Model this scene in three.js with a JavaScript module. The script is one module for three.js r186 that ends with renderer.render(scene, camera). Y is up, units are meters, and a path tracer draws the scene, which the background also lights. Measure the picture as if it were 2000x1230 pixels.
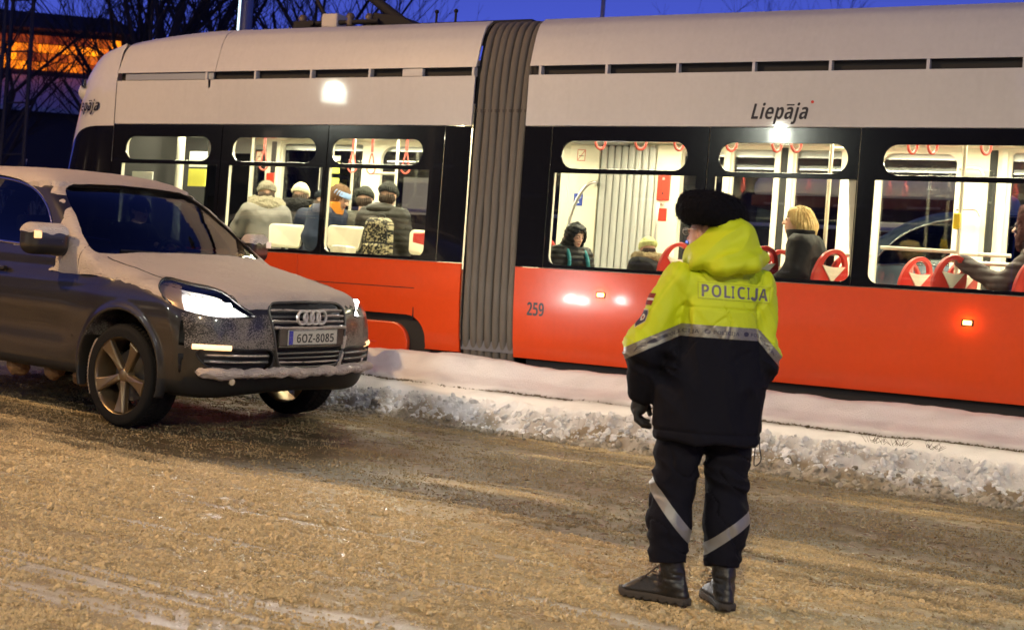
import * as THREE from 'three';
import { RoundedBoxGeometry } from 'three/addons/geometries/RoundedBoxGeometry.js';
import { FontLoader } from 'three/addons/loaders/FontLoader.js';
import { TextGeometry } from 'three/addons/geometries/TextGeometry.js';
import { RectAreaLightUniformsLib } from 'three/addons/lights/RectAreaLightUniformsLib.js';

// ---------------------------------------------------------------- camera, sky, exposure
const scene = new THREE.Scene();
const V = (x, y, z) => new THREE.Vector3(x, y, z);
const camera = new THREE.PerspectiveCamera(24.77, 2000 / 1230, 0.1, 600);
{
  const fw = V(-0.4844, -0.00755, -0.8748).normalize(), up0 = V(-0.0683, 0.9972, 0.0292);
  const rt = V(0, 0, 0).crossVectors(fw, up0).normalize(), up = V(0, 0, 0).crossVectors(rt, fw);
  camera.quaternion.setFromRotationMatrix(new THREE.Matrix4().makeBasis(rt, up, fw.clone().negate()));
  camera.position.set(0, 1.31, 11.3);
  camera.focus = 8.8; camera.userData.fStop = 3.6;
  camera.updateMatrixWorld();
}
const renderer = new THREE.WebGLRenderer({ antialias: true });
renderer.toneMapping = THREE.LinearToneMapping;
renderer.toneMappingExposure = 1.4;
renderer.shadowMap.enabled = true;
RectAreaLightUniformsLib.init();
{ // deep blue winter dusk: brighter towards the horizon, darker overhead
  const w = 256, h = 128, d = new Float32Array(w * h * 4);
  for (let j = 0; j < h; j++) {
    const el = ((j + 0.5) / h - 0.5) * Math.PI, t = Math.max(0, Math.sin(el));
    const k = Math.exp(-t * 4.6);
    for (let i = 0; i < w; i++) {
      const az = (i / w) * Math.PI * 2, m = 1 + 0.1 * Math.sin(az * 3 + t * 9) * Math.sin(az * 5 + 1 - t * 14);
      d.set([(0.008 + 0.088 * k) * m, (0.013 + 0.132 * k) * m, (0.07 + 0.82 * k) * m, 1], (j * w + i) * 4);
    }
  }
  const t = new THREE.DataTexture(d, w, h, THREE.RGBAFormat, THREE.FloatType);
  t.mapping = THREE.EquirectangularReflectionMapping; t.magFilter = THREE.LinearFilter; t.needsUpdate = true;
  scene.background = t; scene.environment = t;
}

// ---------------------------------------------------------------- helpers
let seed = 7;
const rnd = () => { seed = (seed + 0x6D2B79F5) | 0; let t = Math.imul(seed ^ (seed >>> 15), 1 | seed); t = (t + Math.imul(t ^ (t >>> 7), 61 | t)) ^ t; return ((t ^ (t >>> 14)) >>> 0) / 4294967296; };
const rr = (a, b) => a + (b - a) * rnd();
const { sin, cos, abs, min, max, sqrt, hypot, PI, floor, exp, pow, atan2 } = Math;
const clamp = (x, a, b) => (x < a ? a : x > b ? b : x), mix = (a, b, t) => a + (b - a) * t;
const ss = (a, b, x) => { const t = clamp((x - a) / (b - a), 0, 1); return t * t * (3 - 2 * t); };
const hsh = (i, j, k) => { let h = Math.imul(i, 374761393) ^ Math.imul(j, 668265263) ^ Math.imul(k, 1274126177); h = Math.imul(h ^ (h >>> 13), 1103515245); return ((h ^ (h >>> 16)) >>> 0) / 4294967296; };
function vn(x, y, z) { // value noise -1..1
  const i = floor(x), j = floor(y), k = floor(z); let u = x - i, v = y - j, w = z - k;
  u = u * u * (3 - 2 * u); v = v * v * (3 - 2 * v); w = w * w * (3 - 2 * w);
  const a = mix(mix(hsh(i, j, k), hsh(i + 1, j, k), u), mix(hsh(i, j + 1, k), hsh(i + 1, j + 1, k), u), v);
  const b = mix(mix(hsh(i, j, k + 1), hsh(i + 1, j, k + 1), u), mix(hsh(i, j + 1, k + 1), hsh(i + 1, j + 1, k + 1), u), v);
  return 2 * mix(a, b, w) - 1;
}
const fbm = (x, y, z, n = 4) => { let s = 0, a = 0.5; for (let i = 0; i < n; i++) { s += a * vn(x, y, z); a *= 0.5; x = x * 2.03 + 7.1; y = y * 2.03 + 3.7; z = z * 2.03 + 1.3; } return s; };
const smin = (a, b, k) => { const h = max(k - abs(a - b), 0) / k; return min(a, b) - h * h * k * 0.25; };
const smax = (a, b, k) => -smin(-a, -b, k);

const used = {};
const numbered = n => { const k = used[n] = (used[n] ?? -1) + 1; return k ? `${n}_${String(k).padStart(3, '0')}` : n; };
function tag(o, label, category, group, kind) {
  if (kind) o.userData.kind = kind;
  if (label) o.userData.label = label;
  if (category) o.userData.category = category;
  if (group) o.userData.group = group;
  return o;
}
function thing(name, label, category, [x, y, z] = [0, 0, 0], turn = 0, group) {
  const o = new THREE.Group(); o.name = numbered(name); scene.add(o);
  o.position.set(x, y, z); o.rotation.y = turn;
  return tag(o, label, category, group);
}
function part(name, geo, m, parent) {
  const o = new THREE.Mesh(geo, m); o.name = parent === scene ? numbered(name) : name;
  o.castShadow = o.receiveShadow = true; parent.add(o); return o;
}
function merge(list) {
  let n = 0; const gs = list.map(g => g.index ? g.toNonIndexed() : g);
  for (const g of gs) n += g.attributes.position.count;
  const p = new Float32Array(n * 3), q = new Float32Array(n * 3), u = new Float32Array(n * 2); let o = 0;
  for (const g of gs) {
    p.set(g.attributes.position.array.subarray(0, g.attributes.position.count * 3), o * 3);
    if (!g.attributes.normal) g.computeVertexNormals();
    q.set(g.attributes.normal.array, o * 3); if (g.attributes.uv) u.set(g.attributes.uv.array, o * 2); o += g.attributes.position.count;
  }
  const r = new THREE.BufferGeometry();
  r.setAttribute('position', new THREE.BufferAttribute(p, 3)); r.setAttribute('normal', new THREE.BufferAttribute(q, 3)); r.setAttribute('uv', new THREE.BufferAttribute(u, 2));
  return r;
}
// rounded box between two corners
const rb = (x0, x1, y0, y1, z0, z1, r = 0.008, seg = 2) => {
  const a = abs(x1 - x0), b = abs(y1 - y0), c = abs(z1 - z0);
  return new RoundedBoxGeometry(a, b, c, seg, min(r, a * 0.45, b * 0.45, c * 0.45)).translate((x0 + x1) / 2, (y0 + y1) / 2, (z0 + z1) / 2);
};
const bxg = (x0, x1, y0, y1, z0, z1) => new THREE.BoxGeometry(abs(x1 - x0), abs(y1 - y0), abs(z1 - z0)).translate((x0 + x1) / 2, (y0 + y1) / 2, (z0 + z1) / 2);
const tube = (pts, r, seg = 24, rad = 8, closed = false) => new THREE.TubeGeometry(new THREE.CatmullRomCurve3(pts.map(p => p.isVector3 ? p : V(...p)), closed, 'centripetal'), seg, r, rad, closed);
function rod(a, b, r0, r1 = r0, seg = 10, open = false) { // tapered cylinder between points, capped
  const A = V(...a), B = V(...b), L = A.distanceTo(B), g = new THREE.CylinderGeometry(r1, r0, L, seg, 1, open);
  g.applyQuaternion(new THREE.Quaternion().setFromUnitVectors(V(0, 1, 0), B.clone().sub(A).normalize()));
  return g.translate((A.x + B.x) / 2, (A.y + B.y) / 2, (A.z + B.z) / 2);
}
const lathe = (pts, seg = 32) => new THREE.LatheGeometry(pts.map(p => new THREE.Vector2(...p)), seg);
const poly = pts => { const s = new THREE.Shape(); pts.forEach((p, i) => i ? s.lineTo(...p) : s.moveTo(...p)); s.closePath(); return s; };
function rrect(C, x0, x1, y0, y1, rbl, rbr = rbl, rtr = rbl, rtl = rbl) { // rounded rectangle as Shape or Path
  const s = new C(); const q = (cx, cy, r, a0, a1) => r > 1e-4 ? s.absarc(cx, cy, r, a0, a1, false) : s.lineTo(cx, cy);
  s.moveTo(x0 + rbl, y0); s.lineTo(x1 - rbr, y0); q(x1 - rbr, y0 + rbr, rbr, -PI / 2, 0); s.lineTo(x1, y1 - rtr); q(x1 - rtr, y1 - rtr, rtr, 0, PI / 2);
  s.lineTo(x0 + rtl, y1); q(x0 + rtl, y1 - rtl, rtl, PI / 2, PI); s.lineTo(x0, y0 + rbl); q(x0 + rbl, y0 + rbl, rbl, PI, 1.5 * PI); s.closePath(); return s;
}
const extr = (shape, d, bevel = 0, cs = 10) => new THREE.ExtrudeGeometry(shape, { depth: d, bevelEnabled: bevel > 0, bevelThickness: bevel, bevelSize: bevel, bevelOffset: -bevel, bevelSegments: 2, curveSegments: cs });

// ---- distance-field meshing (surface nets) and mesh splitting
function net(f, lo, hi, h, slack = 1.3) {
  const nx = Math.ceil((hi[0] - lo[0]) / h), ny = Math.ceil((hi[1] - lo[1]) / h), nz = Math.ceil((hi[2] - lo[2]) / h), X = nx + 1, Y = ny + 1;
  const val = new Float32Array(X * Y * (nz + 1)).fill(NaN), B = 4, far = h * B * 0.5 * 1.7321 * slack, near = [];
  const at = (i, j, k) => i + X * (j + Y * k);
  const sgn = new Map();
  for (let k = 0; k < nz; k += B) for (let j = 0; j < ny; j += B) for (let i = 0; i < nx; i += B) {
    const d = f(lo[0] + (i + B / 2) * h, lo[1] + (j + B / 2) * h, lo[2] + (k + B / 2) * h);
    if (abs(d) > far) continue;
    near.push([i, j, k]);
    for (let c = k; c <= min(k + B, nz); c++) for (let b = j; b <= min(j + B, ny); b++) for (let a = i; a <= min(i + B, nx); a++) { const q = at(a, b, c); if (val[q] !== val[q]) val[q] = f(lo[0] + a * h, lo[1] + b * h, lo[2] + c * h); }
  }
  const id = new Int32Array(nx * ny * nz).fill(-1), cell = (i, j, k) => i + nx * (j + ny * k), p = [];
  const E = [[0, 1], [0, 2], [0, 4], [1, 3], [1, 5], [2, 3], [2, 6], [3, 7], [4, 5], [4, 6], [5, 7], [6, 7]], c8 = new Float64Array(8), cells = [];
  for (const [bi, bj, bk] of near) for (let k = bk; k < min(bk + B, nz); k++) for (let j = bj; j < min(bj + B, ny); j++) for (let i = bi; i < min(bi + B, nx); i++) {
    let m = 0; for (let c = 0; c < 8; c++) { const v = val[at(i + (c & 1), j + ((c >> 1) & 1), k + (c >> 2))]; c8[c] = v; if (v < 0) m |= 1 << c; }
    if (m === 0 || m === 255) continue;
    let x = 0, y = 0, z = 0, n = 0;
    for (const [a, b] of E) if (((m >> a) ^ (m >> b)) & 1) { const t = c8[a] / (c8[a] - c8[b]); x += mix(a & 1, b & 1, t); y += mix((a >> 1) & 1, (b >> 1) & 1, t); z += mix(a >> 2, b >> 2, t); n++; }
    id[cell(i, j, k)] = p.length / 3; p.push(lo[0] + (i + x / n) * h, lo[1] + (j + y / n) * h, lo[2] + (k + z / n) * h); cells.push(i, j, k);
  }
  const idx = [], quad = (a, b, c, d, flip) => { if (min(a, b, c, d) < 0) return; flip ? idx.push(a, c, b, a, d, c) : idx.push(a, b, c, a, c, d); };
  for (let q = 0; q < cells.length; q += 3) {
    const i = cells[q], j = cells[q + 1], k = cells[q + 2], v0 = val[at(i, j, k)];
    if (j > 0 && k > 0) { const v = val[at(i + 1, j, k)]; if ((v0 < 0) !== (v < 0)) quad(id[cell(i, j - 1, k - 1)], id[cell(i, j, k - 1)], id[cell(i, j, k)], id[cell(i, j - 1, k)], v0 >= 0); }
    if (i > 0 && k > 0) { const v = val[at(i, j + 1, k)]; if ((v0 < 0) !== (v < 0)) quad(id[cell(i - 1, j, k - 1)], id[cell(i - 1, j, k)], id[cell(i, j, k)], id[cell(i, j, k - 1)], v0 >= 0); }
    if (i > 0 && j > 0) { const v = val[at(i, j, k + 1)]; if ((v0 < 0) !== (v < 0)) quad(id[cell(i - 1, j - 1, k)], id[cell(i, j - 1, k)], id[cell(i, j, k)], id[cell(i - 1, j, k)], v0 >= 0); }
  }
  const n = new Array(p.length), e = h * 0.35;
  for (let q = 0; q < p.length; q += 3) {
    const x = p[q], y = p[q + 1], z = p[q + 2]; let a = f(x + e, y, z) - f(x - e, y, z), b = f(x, y + e, z) - f(x, y - e, z), c = f(x, y, z + e) - f(x, y, z - e); const l = hypot(a, b, c) || 1;
    a /= l; b /= l; c /= l; n[q] = a; n[q + 1] = b; n[q + 2] = c;
    const d = clamp(f(x, y, z) / max(0.4, l / (2 * e)), -h * 0.5, h * 0.5); p[q] -= a * d; p[q + 1] -= b * d; p[q + 2] -= c * d;
  }
  return { p, n, i: idx };
}
function split(m, g) { // [where g < 0, where g >= 0], cut exactly along g = 0
  const N = m.p.length / 3, v = new Float64Array(N); for (let k = 0; k < N; k++) v[k] = g(m.p[3 * k], m.p[3 * k + 1], m.p[3 * k + 2], m.n[3 * k], m.n[3 * k + 1], m.n[3 * k + 2]);
  const out = [0, 1].map(() => ({ p: [], n: [], i: [], map: new Map() }));
  const vert = (o, key, get) => { let r = o.map.get(key); if (r === undefined) { r = o.p.length / 3; o.map.set(key, r); get(o); } return r; };
  const own = (o, k) => vert(o, k, o => { for (let c = 0; c < 3; c++) { o.p.push(m.p[3 * k + c]); o.n.push(m.n[3 * k + c]); } });
  const cut = (o, a, b) => { if (a > b) [a, b] = [b, a]; return vert(o, N + a * N + b, o => { const t = v[a] / (v[a] - v[b]); for (let c = 0; c < 3; c++) { o.p.push(mix(m.p[3 * a + c], m.p[3 * b + c], t)); o.n.push(mix(m.n[3 * a + c], m.n[3 * b + c], t)); } }); };
  for (let t = 0; t < m.i.length; t += 3) {
    const T = [m.i[t], m.i[t + 1], m.i[t + 2]], s = T.map(k => v[k] >= 0 ? 1 : 0), sum = s[0] + s[1] + s[2];
    if (sum === 0 || sum === 3) { const o = out[sum ? 1 : 0]; o.i.push(own(o, T[0]), own(o, T[1]), own(o, T[2])); continue; }
    const lone = sum === 1 ? s.indexOf(1) : s.indexOf(0), a = T[lone], b = T[(lone + 1) % 3], c = T[(lone + 2) % 3], A = out[s[lone]], O = out[1 - s[lone]];
    A.i.push(own(A, a), cut(A, a, b), cut(A, a, c));
    O.i.push(cut(O, a, b), own(O, b), own(O, c), cut(O, a, b), own(O, c), cut(O, a, c));
  }
  return out;
}
function toGeo(m, uvf, off = 0) {
  const g = new THREE.BufferGeometry(), N = m.p.length / 3, p = new Float32Array(m.p), n = new Float32Array(m.n), u = new Float32Array(N * 2);
  for (let k = 0; k < N; k++) {
    const l = hypot(n[3 * k], n[3 * k + 1], n[3 * k + 2]) || 1; for (let c = 0; c < 3; c++) { n[3 * k + c] /= l; p[3 * k + c] += n[3 * k + c] * off; }
    const q = uvf ? uvf(p[3 * k], p[3 * k + 1], p[3 * k + 2], n[3 * k], n[3 * k + 1], n[3 * k + 2]) : [p[3 * k] * 0.8 + p[3 * k + 2] * 0.8, p[3 * k + 1] + p[3 * k + 2] * 0.15]; u[2 * k] = q[0]; u[2 * k + 1] = q[1];
  }
  g.setAttribute('position', new THREE.BufferAttribute(p, 3)); g.setAttribute('normal', new THREE.BufferAttribute(n, 3)); g.setAttribute('uv', new THREE.BufferAttribute(u, 2)); g.setIndex(m.i); return g;
}
// distance to a tapered capsule
function cap(px, py, pz, a, b, ra, rb_) {
  const x = b[0] - a[0], y = b[1] - a[1], z = b[2] - a[2], t = clamp(((px - a[0]) * x + (py - a[1]) * y + (pz - a[2]) * z) / (x * x + y * y + z * z), 0, 1);
  return hypot(px - a[0] - x * t, py - a[1] - y * t, pz - a[2] - z * t) - mix(ra, rb_, t);
}
const ell = (x, y, z, a, b, c) => { const k0 = hypot(x / a, y / b, z / c), k1 = hypot(x / (a * a), y / (b * b), z / (c * c)); return k1 < 1e-9 ? -min(a, b, c) : k0 * (k0 - 1) / k1; };
const rbox = (x, y, z, a, b, c, r) => { const p = max(abs(x) - a + r, 0), q = max(abs(y) - b + r, 0), s = max(abs(z) - c + r, 0); return hypot(p, q, s) - r + min(max(abs(x) - a + r, abs(y) - b + r, abs(z) - c + r), 0); };
function pdist(P, x, y) { // signed distance to polygon
  let d = 1e9, s = 1;
  for (let i = 0, j = P.length - 1; i < P.length; j = i++) {
    const ax = P[i][0], ay = P[i][1], ex = P[j][0] - ax, ey = P[j][1] - ay, wx = x - ax, wy = y - ay, t = clamp((wx * ex + wy * ey) / (ex * ex + ey * ey), 0, 1), bx = wx - ex * t, by = wy - ey * t;
    d = min(d, bx * bx + by * by); const c1 = y >= ay, c2 = y < P[j][1], c3 = ex * wy > ey * wx; if ((c1 && c2 && c3) || (!c1 && !c2 && !c3)) s = -s;
  }
  return s * sqrt(d);
}
// smooth closed or open curve points through given 2-D points
const smoothPts = (pts, n, closed = true) => new THREE.CatmullRomCurve3(pts.map(p => V(p[0], p[1], 0)), closed, 'centripetal').getPoints(n).slice(0, closed ? -1 : undefined).map(p => [p.x, p.y]);
function interp(tab, x) { if (x <= tab[0][0]) return tab[0][1]; for (let i = 1; i < tab.length; i++) if (x <= tab[i][0]) { const t = (x - tab[i - 1][0]) / (tab[i][0] - tab[i - 1][0]); return mix(tab[i - 1][1], tab[i][1], t); } return tab[tab.length - 1][1]; }

// ---------------------------------------------------------------- textures and materials
function tex(size, fn, { srgb = false, rep = 1, w = size } = {}) {
  const d = new Uint8Array(w * size * 4);
  for (let j = 0; j < size; j++) for (let i = 0; i < w; i++) { const c = fn(i / w, j / size); const a = Array.isArray(c) ? c : [c, c, c]; d.set([clamp(a[0], 0, 1) * 255, clamp(a[1], 0, 1) * 255, clamp(a[2], 0, 1) * 255, (a[3] ?? 1) * 255], (j * w + i) * 4); }
  const t = new THREE.DataTexture(d, w, size); t.wrapS = t.wrapT = THREE.RepeatWrapping; t.magFilter = THREE.LinearFilter; t.minFilter = THREE.LinearMipmapLinearFilter;
  if (srgb) t.colorSpace = THREE.SRGBColorSpace; t.repeat.set(rep, rep); t.needsUpdate = true; return t;
}
// tileable fbm
const tileN = (u, v, f, s) => { const a = (x, y) => vn(x, y, s); const x = u * f, y = v * f, wx = u, wy = v; return mix(mix(a(x, y), a(x - f, y), wx), mix(a(x, y - f), a(x - f, y - f), wx), wy); };
const tfbm = (u, v, f, n = 4, s = 0.5) => { let r = 0, a = 0.5; for (let i = 0; i < n; i++) { r += a * tileN(u, v, f, s + i * 3.1); f *= 2; a *= 0.55; } return r; };
const T = {};
T.grain = tex(512, (u, v) => 0.5 + 0.9 * tfbm(u, v, 16, 4));
T.fine = tex(512, (u, v) => 0.5 + 0.8 * tfbm(u, v, 64, 3, 2.5));
T.weave = tex(256, (u, v) => 0.5 + 0.18 * sin(u * PI * 2 * 64) * sin(v * PI * 2 * 64) + 0.35 * tfbm(u, v, 24, 3, 4.5));
const rep = (t, r, s = r) => { const c = t.clone(); c.repeat.set(r, s); c.needsUpdate = true; return c; };
function mat(rgb, rough = 0.6, metal = 0, o = {}) {
  const { cc, ...rest } = o; const phys = ['clearcoat', 'transmission', 'sheen', 'ior', 'specularIntensity', 'thickness', 'attenuationColor'].some(k => k in rest);
  const m = phys ? new THREE.MeshPhysicalMaterial({ roughness: rough, metalness: metal, ...rest }) : new THREE.MeshStandardMaterial({ roughness: rough, metalness: metal, ...rest });
  m.color.setRGB(...rgb); return m;
}
const lamp = (rgb, k) => { const m = mat([0.8, 0.8, 0.8], 0.4); m.emissive.setRGB(...rgb); m.emissiveIntensity = k; return m; };
const glass = (rgb = [0.92, 0.95, 0.93], rough = 0.0) => mat(rgb, rough, 0, { transmission: 1, thickness: 0, ior: 1.5 });
function canvasTex(w, h, draw) { const c = document.createElement('canvas'); c.width = w; c.height = h; draw(c.getContext('2d'), w, h); const t = new THREE.CanvasTexture(c); t.colorSpace = THREE.SRGBColorSpace; return t; }
const fontBold = await new FontLoader().loadAsync('fonts/droid/droid_sans_bold.typeface.json');
const fontReg = await new FontLoader().loadAsync('fonts/droid/droid_sans_regular.typeface.json');
const text = (s, size, font = fontBold, depth = 0.002) => new TextGeometry(s, { font, size, depth, curveSegments: 6, bevelEnabled: false });
// ---------------------------------------------------------------- materials shared
const M = {};
M.snow = mat([0.80, 0.79, 0.78], 0.85, 0, { bumpMap: rep(T.fine, 3), bumpScale: 0.006 });
M.snowV = mat([1, 1, 1], 0.8, 0, { vertexColors: true, bumpMap: rep(T.fine, 4), bumpScale: 0.008 });
M.pole = mat([0.26, 0.27, 0.27], 0.45, 0.6);
M.black = mat([0.012, 0.012, 0.013], 0.5);
M.rubber = mat([0.009, 0.009, 0.009], 0.8, 0, { ior: 1.3, bumpMap: rep(T.fine, 3), bumpScale: 0.002 });
M.chrome = mat([0.75, 0.75, 0.76], 0.16, 1);
M.steel = mat([0.62, 0.62, 0.60], 0.28, 0.9);

// ---------------------------------------------------------------- ground, road, snow bank
const roadY = (x, z) => 0.2 - 0.018 * clamp(x, -25, 15) - 0.042 * clamp(z, -4, 12);
function sheet(xs, zs, fy, fc, uvs = 1) {
  const nx = xs.length, nz = zs.length, p = new Float32Array(nx * nz * 3), u = new Float32Array(nx * nz * 2), c = fc && new Float32Array(nx * nz * 3), idx = [];
  for (let j = 0; j < nz; j++) for (let i = 0; i < nx; i++) {
    const k = j * nx + i, x = xs[i], z = zs[j]; p[3 * k] = x; p[3 * k + 1] = fy(x, z); p[3 * k + 2] = z; u[2 * k] = x * uvs; u[2 * k + 1] = z * uvs; if (fc) c.set(fc(x, z, p[3 * k + 1]), 3 * k);
    if (i < nx - 1 && j < nz - 1) idx.push(k, k + nx, k + 1, k + 1, k + nx, k + nx + 1);
  }
  const g = new THREE.BufferGeometry(); g.setAttribute('position', new THREE.BufferAttribute(p, 3)); g.setAttribute('uv', new THREE.BufferAttribute(u, 2)); if (fc) g.setAttribute('color', new THREE.BufferAttribute(c, 3)); g.setIndex(idx); g.computeVertexNormals(); return g;
}
const range = (a, b, s) => { const n = Math.round((b - a) / s), r = []; for (let i = 0; i <= n; i++) r.push(a + (b - a) * i / n); return r; };
{ // one sheet out to the horizon, just under everything nearer
  const xs = [...range(-320, -40, 20), ...range(-30, 20, 2), ...range(40, 320, 20)], zs = [...range(-320, -40, 20), ...range(-30, 1, 1), ...range(1.5, 40, 1.5), ...range(60, 320, 20)];
  const o = part('ground', sheet(xs, zs, (x, z) => z > 1.4 ? roadY(x, z) - 0.05 : z > -2.9 ? 0.04 : 0.56 + 0.25 * fbm(x * 0.11, 0, z * 0.11) * ss(-10, -20, z)), mat([0.52, 0.51, 0.50], 0.9, 0, { bumpMap: rep(T.grain, 0.5), bumpScale: 0.03 }), scene);
  tag(o, 'snow covered ground stretching away behind the tram', 'ground', null, 'structure');
}
// how a tyre lane shows: 0 loose slush .. 1 pressed and wet
const lane = (z, c, w) => exp(-pow(abs(z - c) / w, 3));
const tracks = (x, z) => { const wob = 0.05 * vn(x * 0.6, 3, 1), e = 0.03 * vn(x * 3.1, z * 9, 2); return max(lane(z + 0.13 * (x + 4) + wob + e, 6.66, 0.17), lane(z + 0.13 * (x + 4) + wob + e, 7.03, 0.12), 0.95 * lane(z + 0.05 * (x + 4.3) + wob + e, 5.80, 0.09), 0.5 * lane(z + 0.08 * (x + 4) + wob + e, 5.1, 0.05)); };
function wetness(x, z) {
  const n = fbm(x * 0.45, z * 2.6, 4.2, 4), n2 = fbm(x * 1.3, z * 9, 7.7, 3);
  const far = ss(5.8, 3.2, z - 0.9 * n); // the lane nearest the bank is driven wet
  const a = max(0.7 * far, 0.95 * lane(z + 0.03 * x, 2.47, 0.5) * ss(-7.5, -5.2, x), 0.9 * lane(z, 3.35, 0.3) * ss(-6.2, -7.6, x));
  return clamp(a + 0.7 * n + 0.35 * n2, 0, 1);
}
{
  const clods = (x, z) => 0.006 * fbm(x * 7, 0, z * 20, 3) + 0.0035 * vn(x * 34, 1, z * 50);
  const fy = (x, z) => { const w = max(wetness(x, z), tracks(x, z)); return roadY(x, z) + 0.01 * fbm(x * 0.8, 5, z * 1.7, 3) + (1 - w) * (0.006 + clods(x, z) * 1.2) + w * 0.002 * vn(x * 5, 9, z * 90); };
  const fc = (x, z) => {
    const w = wetness(x, z), k = ss(0.1, 0.65, w), t = ss(0.25, 0.7, tracks(x, z) + 0.25 * fbm(x * 4, z * 26, 2, 3)) * (0.45 + 0.55 * ss(-0.3, 0.25, vn(x * 0.9, z * 46, 6) + 0.6 * vn(x * 3, z * 21, 4))), n = 0.5 + 0.5 * fbm(x * 3, 1, z * 7, 4);
    const s = [0.31 + 0.16 * n, 0.24 + 0.125 * n, 0.115 + 0.065 * n], wet = [0.06 + 0.05 * n, 0.049 + 0.043 * n, 0.026 + 0.024 * n], ice = [0.68, 0.65, 0.56];
    return s.map((v, i) => mix(mix(v, wet[i], k), ice[i], t * 0.9));
  };
  const rm = tex(512, (u, v) => 0.52 + 0.6 * tfbm(u, v, 24, 4, 6.5));
  const m = mat([1, 1, 1], 0.66, 0, { vertexColors: true, bumpMap: rep(T.fine, 5), bumpScale: 0.009, roughnessMap: rm });
  const o = part('road', sheet([...range(-60, -16.5, 1.5), ...range(-15, 2, 0.032), ...range(3.5, 60, 1.5)], [...range(1.02, 8.6, 0.03), ...range(8.8, 14, 0.4)], fy, fc, 0.5), m, scene);
  tag(o, 'road covered in brown salted slush with pressed tyre tracks', 'road', null, 'structure');
  // loose crumbs of slush: nobody could count them
  const lump = () => { const g = new THREE.IcosahedronGeometry(1, 1), p = g.attributes.position; for (let i = 0; i < p.count; i++) { const x = p.getX(i), y = p.getY(i), z = p.getZ(i), k = 1 + 0.45 * vn(x * 1.7 + seed, y * 1.7, z * 1.7); p.setXYZ(i, x * k, y * k * 0.75, z * k); } g.computeVertexNormals(); return g; };
  const cm = mat([1, 1, 1], 0.5, 0), col = new THREE.Color(), mt = new THREE.Matrix4(), q = new THREE.Quaternion(), e = new THREE.Euler();
  for (let v = 0; v < 2; v++) {
    const list = [];
    for (let k = 0; k < 1600000 && list.length < 230000; k++) {
      const x = rr(-10.5, 1.6), z = rr(1.1, 8.2);
      const w = wetness(x, z), patch = 0.42 + 1.0 * fbm(x * 0.5, z * 4.5, 8, 3) + 0.55 * vn(x * 5, z * 14, 3) + 0.45 * vn(x * 17, z * 30, 5), dens = (1 - 0.85 * ss(0.1, 0.6, w)) * clamp(patch, 0.06, 1) * (1 - 0.96 * ss(0.12, 0.5, tracks(x, z)) * (0.5 + 0.5 * ss(-0.3, 0.3, vn(x * 0.9, z * 46, 6))));
      if (rnd() > dens) continue;
      const big = pow(rnd(), v ? 14 : 6), s = (0.002 + 0.0028 * rnd() + (v ? 0.011 : 0.0045) * big * (0.3 + 0.7 * ss(3.0, 5.2, z)));
      list.push([x, roadY(x, z) + 0.01 * fbm(x * 0.8, 5, z * 1.7, 3) + 0.0055 + s * 0.28, z, s, 1 - 0.55 * ss(0.15, 0.6, w)]);
    }
    const im = new THREE.InstancedMesh(lump(), cm, list.length); im.name = v ? 'slush_crumbs_001' : 'slush_crumbs'; im.castShadow = im.receiveShadow = true;
    list.forEach(([x, y, z, s, dk], i) => { e.set(rr(0, 6), rr(0, 6), rr(0, 6)); mt.compose(V(x, y, z), q.setFromEuler(e), V(s * rr(0.8, 1.6), s, s * rr(0.8, 1.6))); im.setMatrixAt(i, mt); const k = rr(0.75, 1.2) * dk, g = rnd() < 0.12 ? 1.2 : 1; col.setRGB(0.57 * k * g, 0.438 * k * g, 0.23 * k * g); im.setColorAt(i, col); });
    scene.add(im); tag(im, v ? 'larger crumbs of brown slush scattered over the road' : 'loose brown slush crumbs lying over the whole road', 'slush', null, 'stuff');
  }
}
// the snow bank between the road and the tram
const bankTab = [[-3.4, 0.56], [-2.6, 0.60], [-0.12, 0.60], [0.0, 0.72], [0.1, 0.785], [0.2, 0.765], [0.34, 0.64], [0.42, 0.605], [0.50, 0.575], [0.545, 0.54], [0.60, 0.545], [0.7, 0.505], [0.82, 0.455], [0.9, 0.40], [1.0, 0.315], [1.12, 0.235], [1.3, 0.17]];
function bankY(x, z) {
  const wob = 0.05 * vn(x * 0.55, 2, 2) + 0.03 * vn(x * 1.9, 4, 4), zz = z - wob * ss(0.6, 1.0, z) - (0.045 * vn(x * 0.9, 7, 0) + 0.03 * vn(x * 3.1, 2, 6)) * ss(0.02, 0.3, z), base = interp(bankTab, zz) - 0.018 * (clamp(x, -25, 15) + 4.3) * 0.35;
  const ro = ss(0.74, 0.84, zz) * ss(1.34, 1.2, zz), r2 = 1 - abs(fbm(x * 7, 1, z * 9, 4)) * 2.4;
  let h = base + ro * (0.042 * r2 - 0.02 + 0.055 * fbm(x * 16, 2, z * 18, 3) + 0.02 * abs(vn(x * 31, 4, z * 34)));
  h += (1 - ro) * (0.02 * fbm(x * 2.2, 3, z * 4, 3) + 0.007 * fbm(x * 11, 5, z * 14, 3)) + 0.05 * fbm(x * 1.9, 9, z * 3, 3) * ss(0.36, 0.2, zz) * ss(-0.1, 0.06, zz);
  h -= 0.02 * max(0, vn(x * 1.3, 11, 1)) * exp(-pow((zz - 0.2) / 0.07, 2)); // footprints and slumps in the ploughed lip
  return h;
}
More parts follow.
